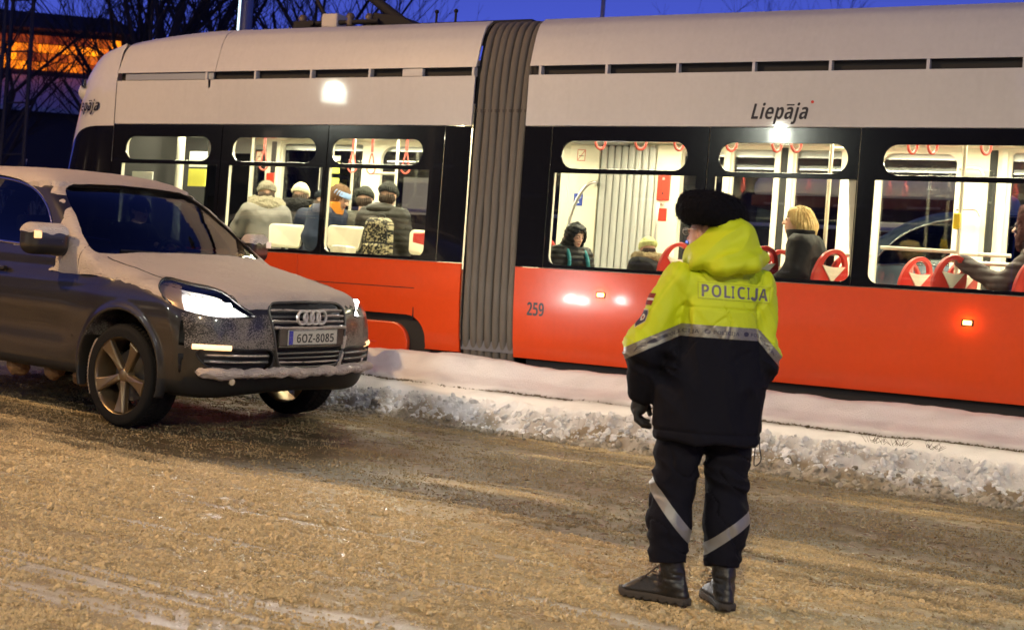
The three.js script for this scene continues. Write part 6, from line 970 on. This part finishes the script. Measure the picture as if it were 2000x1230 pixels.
  part('trousers', toGeo(net((x, y, z) => max(min(chain(x, y, z, legs[0], [0.105 * S, 0.078 * S, 0.062 * S], 0.03), chain(x, y, z, legs[1], [0.105 * S, 0.078 * S, 0.062 * S], 0.03)), 0.09 * S - y), [-0.3 * S, 0.05, -0.2 * S], [0.3 * S, 0.72 * S, 0.6 * S], 0.022 * S)), mat(o.legs ?? [0.02, 0.02, 0.03], 0.8), t);
  for (const s of [1, -1]) part('shoe', toGeo(net((x, y, z) => smax(ell(x - s * 0.115 * S, y - 0.045 * S, z - 0.51 * S, 0.052 * S, 0.055 * S, 0.135 * S), -y + 0.004, 0.01), [s * 0.115 * S - 0.1, -0.02, 0.33 * S], [s * 0.115 * S + 0.1, 0.14 * S, 0.7 * S], 0.016)), M.black, t);
  const hn = (f, m, cell, pad = 0.24, name = 'hat', lo = 0.24) => part(name, toGeo(net((x, y, z) => { const [l, h, q] = toHead(x, y, z); return f(l / S, h / S, q / S, x, y, z) * S; }, [hc[0] - pad * S, hc[1] - lo * S, hc[2] - pad * S], [hc[0] + pad * S, hc[1] + pad * S, hc[2] + pad * S], cell * S, 1.7)), m, t);
  const fuzz = (x, y, z, a) => a * fbm(x * 22, y * 22, z * 22, 3);
  if (o.beanie) hn((l, h, f, x, y, z) => { let d = ell(l, h - 0.045, f + 0.012, 0.094, 0.105, 0.112); d = max(d, 0.02 - 0.25 * f - h + 0.0); d = smin(d, max(hypot((hypot(l / 0.092, (f + 0.012) / 0.109) - 1) * 0.1, (h - 0.04 + 0.25 * f) * 0.45) - 0.013, 0), 0.01); return d + 0.0035 * sin(Math.atan2(l, f) * 40) + fuzz(x, y, z, 0.006); }, mat(o.beanie, 0.9, 0, { bumpMap: rep(T.weave, 8), bumpScale: 0.003 }), 0.008);
  if (o.beanie && !o.hair) hn((l, h, f, x, y, z) => { const n = 0.006 * sin(Math.atan2(l, f) * 31) + fuzz(x, y, z, 0.01); return smax(ell(l, h + 0.025, f + 0.034, 0.086, 0.075, 0.078) + n, 0.02 + f - 0.03, 0.02); }, mat(o.nape ?? [0.05, 0.03, 0.018], 0.6), 0.009, 0.2, 'hair');
  if (o.hair) hn((l, h, f, x, y, z) => { const ang = Math.atan2(l, f + 0.02), n = 0.007 * sin(ang * 19 + 5 * vn(l * 9, h * 5, f * 9)) + 0.006 * sin(ang * 43 + h * 30) + fuzz(x, y, z, 0.012), lo = o.hairLong ?? 0; let d = ell(l, h - 0.03, f + 0.03, 0.098, 0.106, 0.115) + n; d = smin(d, ell(l, h + 0.045, f + 0.055 + lo, 0.098 + lo * 0.5, 0.082 + lo, 0.082 + lo * 0.6) + n, 0.04); return smax(d, -(ell(l, h + 0.055, f - 0.12, 0.085, 0.125, 0.125)), 0.02); }, mat(o.hair, 0.5), 0.0075, 0.2, 'hair', 0.28);
  if (o.hoodUp) hn((l, h, f, x, y, z) => { let d = ell(l, h - 0.005, f + 0.025, 0.118, 0.155, 0.138); d = smin(d, ell(l, h + 0.12, f + 0.05, 0.13, 0.08, 0.12), 0.05); d = smax(d, -ell(l, h + 0.005, f - 0.13, 0.082, 0.118, 0.14), 0.015); return d + fuzz(x, y, z, 0.014) - (o.puff ? 0.008 * abs(sin(h * PI / 0.05)) : 0); }, o.hoodMat ?? cm, 0.009, 0.26, 'hood', 0.28);
  if (o.fur) hn((l, h, f, x, y, z) => { const e = hypot(l / 0.10, (h + (o.furY ?? 0.0)) / 0.135); let d = o.furCollar ? hypot((hypot(l / 0.14, (f + 0.03) / 0.14) - 1) * 0.14, (h + 0.125) * 0.8) - 0.066 : hypot((e - 1) * 0.11, f - 0.03) - 0.045; return d + 0.018 * fbm(x * 24, y * 24, z * 24, 3) + 0.008 * vn(x * 75, y * 75, z * 75); }, mat(o.fur, 0.95, 0, { bumpMap: rep(T.fine, 10), bumpScale: 0.01 }), 0.0085, 0.27, 'fur_trim', 0.30);
  if (o.hoodDown) part('hood', toGeo(net((x, y, z) => ell(x, y - nk[1] - 0.015, z - nk[2] + 0.10 * S, 0.17 * S, 0.07 * S, 0.11 * S) + 0.014 * fbm(x * 14, y * 14, z * 14, 3), [-0.26, nk[1] - 0.18, nk[2] - 0.32], [0.26, nk[1] + 0.18, nk[2] + 0.12], 0.012, 1.5)), cm, t);
  if (o.collar) part('collar', toGeo(net((x, y, z) => { const r = hypot(x, (z - nk[2]) * 1.1), q = y - nk[1] - 0.01 * S; return max(abs(r - (0.105 + q * 0.25) * S) - 0.022 * S, abs(q) - 0.062 * S) + 0.008 * fbm(x * 12, y * 12, z * 12, 2); }, [-0.25, nk[1] - 0.12, nk[2] - 0.25], [0.25, nk[1] + 0.12, nk[2] + 0.25], 0.01, 1.5)), o.collar === true ? cm : mat(o.collar, 0.85), t);
  if (o.headband) hn((l, h, f) => max(abs(ell(l, h - 0.03, f + 0.012, 0.088, 0.105, 0.108)) - 0.007, abs(h - 0.055 - 0.12 * f) - 0.028), mat(o.headband, 0.8), 0.007, 0.2, 'headband');
  if (o.straps) for (const s of [1, -1]) part('pack_strap', tube([[s * 0.11, 1.10, -0.17], [s * 0.115, 1.155, -0.04], [s * 0.12, 1.1, 0.12], [s * 0.13, 0.95, 0.19], [s * 0.16, 0.78, 0.14]].map(p => j(...p)), 0.024 * S, 24, 6), mat(o.straps, 0.7), t);
  return t;
}
const F2 = FLOOR, F1 = FLOOR + 0.1, L = -PI / 2, R = PI / 2; // L faces the picture's left, R its right
figure('child in a black quilted hood with teal pack straps looking at a phone', [-5.93, F2, -0.42], R + 0.25 - 0.75, { scale: 0.80, coat: [0.028, 0.028, 0.026], puff: 0.008, hoodUp: true, straps: [0.01, 0.16, 0.18], headDown: 0.35, hair: [0.06, 0.035, 0.015], bulk: 0.035, shine: 0.45, arms: [[[0.24, 0.82, 0.05], [0.08, 0.80, 0.26]], [[-0.24, 0.82, 0.05], [-0.06, 0.80, 0.28]]] });
{ const p = thing('phone', 'dark phone held by the hooded child at the window', 'phone', [-5.93 + 0.25, F2 + 0.685, -0.42 + 0.22], -0.6); part('case', rb(-0.065, 0.065, 0, 0.011, -0.034, 0.034, 0.005), M.black, p); part('screen', rb(-0.06, 0.06, 0.0115, 0.0125, -0.03, 0.03, 0.0004), lamp([0.7, 0.8, 1], 0.5), p); }
figure('small passenger in a pale green knit hat and brown fur collar', [-5.12, F2, -0.42], L - 0.5, { scale: 0.74, coat: [0.02, 0.02, 0.02], beanie: [0.62, 0.66, 0.30], fur: [0.30, 0.23, 0.12], furCollar: true, bulk: 0.05 });
figure('blonde woman in a black coat with a high collar facing left', [-3.72, F2, -0.42], L + 0.15, { scale: 0.97, coat: [0.014, 0.013, 0.014], hair: [0.55, 0.40, 0.16], hairLong: 0.03, collar: true, bulk: 0.05, headTurn: 0.1, shine: 0.6 });
figure('passenger in a mauve quilted coat with dark fur hood gripping a seat', [-1.86, F2, -0.46], L + 0.1, { coat: [0.10, 0.07, 0.072], puff: 0.008, hoodDown: false, hoodUp: true, fur: [0.10, 0.035, 0.035], bulk: 0.018, reach: 0.8, shine: 0.5, arms: [[[0.2, 0.80, 0.26], [0.03, 0.98, 0.58]], [[-0.24, 0.8, 0.05], [-0.14, 0.7, 0.27]]], scale: 0.98 });
figure('woman in a grey coat with a big fur collar and knit hat facing away', [-10.0, F1, -1.05], PI + 0.75, { coat: [0.30, 0.285, 0.265], beanie: [0.26, 0.235, 0.18], fur: [0.36, 0.32, 0.23], furCollar: true, bulk: 0.04, arms: [[[0.27, 0.86, 0.12], [0.2, 0.9, 0.4]], [[-0.24, 0.8, 0.05], [-0.14, 0.7, 0.27]]], reach: 0.75 });
figure('passenger in a cream hat with a black fur collar', [-10.12, F1, -1.75], PI + 0.3, { coat: [0.09, 0.085, 0.08], beanie: [0.68, 0.62, 0.44], fur: [0.012, 0.011, 0.011], furCollar: true, puff: 0.008, headY: 0.05 });
figure('passenger in a dark knit cap with a yellow neck band by the window post', [-9.70, F1, -1.62], PI + 0.2, { coat: [0.035, 0.045, 0.085], beanie: [0.02, 0.025, 0.035], collar: [0.7, 0.45, 0.02], bulk: 0.05, headY: -0.02 });
figure('man in a blue headband and navy jacket bent forward in profile', [-9.20, F1, -1.0], R + 0.1, { coat: [0.035, 0.05, 0.10], hair: [0.16, 0.08, 0.03], headband: [0.28, 0.42, 0.72], collar: [0.65, 0.24, 0.02], glove: [0.75, 0.5, 0.03], bend: 0.13, headDown: 0.5, bulk: 0.05, headY: -0.03 });
figure('passenger in a dark olive knit cap between headband man and backpack', [-9.2, F1, -1.72], PI + 0.35, { coat: [0.085, 0.08, 0.062], beanie: [0.032, 0.034, 0.026], bulk: 0.04, headY: 0.03 });
const bp = figure('passenger in a dark padded jacket carrying the speckled backpack', [-8.42, F1, -1.0], PI + 0.15, { coat: [0.045, 0.042, 0.036], puff: 0.007, hoodDown: true, beanie: [0.03, 0.03, 0.028], bulk: 0.05, shine: 0.5, headY: 0.02 });
{ // the backpack faces the window
  const t = thing('backpack', 'black and white speckled backpack on the passenger by the red seat', 'backpack', [-8.25, F1 + 0.50, -0.70], 0.15);
  const sp = tex(256, (u, v) => { const n = tfbm(u, v, 28, 3, 3.5); return n > 0.02 ? [0.66, 0.62, 0.5] : [0.08, 0.075, 0.07]; }, { srgb: true });
  const sm = mat([1, 1, 1], 0.8, 0, { map: rep(sp, 1.6) }), uvf = (x, y, z) => [x * 1.6, y * 1.6];
  const f = (x, y, z) => rbox(x * (1 + 0.25 * max(0, y - 0.3)), y - 0.26, z, 0.155, 0.27, 0.085, 0.075) - 0.006 * fbm(x * 10, y * 10, z * 10, 2);
  part('pack', toGeo(net(f, [-0.22, -0.06, -0.14], [0.22, 0.58, 0.14], 0.012), uvf), sm, t);
  part('front_pocket', toGeo(net((x, y, z) => rbox(x, y - 0.145, z - 0.075, 0.135, 0.125, 0.045, 0.04), [-0.18, 0, 0], [0.18, 0.3, 0.15], 0.012), uvf), sm, t);
  part('zip', tube([[-0.13, 0.27, 0.10], [-0.125, 0.40, 0.082], [-0.07, 0.485, 0.07], [0.0, 0.505, 0.066], [0.07, 0.485, 0.07], [0.125, 0.40, 0.082], [0.13, 0.27, 0.10]], 0.006, 60, 6), M.black, t); part('band', rb(-0.14, 0.14, 0.268, 0.282, 0.078, 0.1, 0.004), M.black, t);
  part('grab_handle', tube([[-0.035, 0.52, -0.04], [-0.03, 0.56, -0.04], [0.03, 0.56, -0.04], [0.035, 0.52, -0.04]], 0.009, 20, 6), M.black, t);
  const s = new THREE.Shape(); s.moveTo(-0.055, -0.004); s.bezierCurveTo(-0.07, -0.03, -0.045, -0.034, -0.02, -0.025); s.lineTo(0.062, 0.016); s.lineTo(-0.018, -0.008); s.bezierCurveTo(-0.035, -0.014, -0.05, -0.016, -0.055, -0.004); part('mark', extr(s, 0.002).translate(0.005, 0.385, 0.088), M.black, t);
  part('mark_lettering', text('NIKE', 0.026, fontBold, 0.002).translate(-0.035, 0.395, 0.089), M.black, t);
}
// drivers
{
  const car = scene.getObjectByName('sport_utility_car'); car.updateMatrixWorld(true);
  const at = (o, p) => o.localToWorld(V(...p)), a = at(car, [-1.62, 0.50, -0.38]);
  const d = figure('driver of the snowy car, a dark shape behind the windscreen', [a.x, a.y, a.z], CTURN + PI / 2, { scale: 0.86, coat: [0.02, 0.022, 0.03], beanie: [0.02, 0.02, 0.02], arms: [[[0.25, 0.85, 0.18], [0.12, 0.92, 0.44]], [[-0.25, 0.85, 0.18], [-0.12, 0.92, 0.44]]], reach: 0.7 }); delete d.userData.group;
  const c2 = scene.getObjectByName('passing_car'); c2.updateMatrixWorld(true); const b = at(c2, [-1.62, 0.50, 0.38]);
  const e = figure('driver in a pale green hat in the car beyond the tram', [b.x, b.y, b.z], -PI / 2, { scale: 0.86, coat: [0.1, 0.1, 0.09], beanie: [0.42, 0.45, 0.10], hy: 0 }); delete e.userData.group;
}
renderer.render(scene, camera);
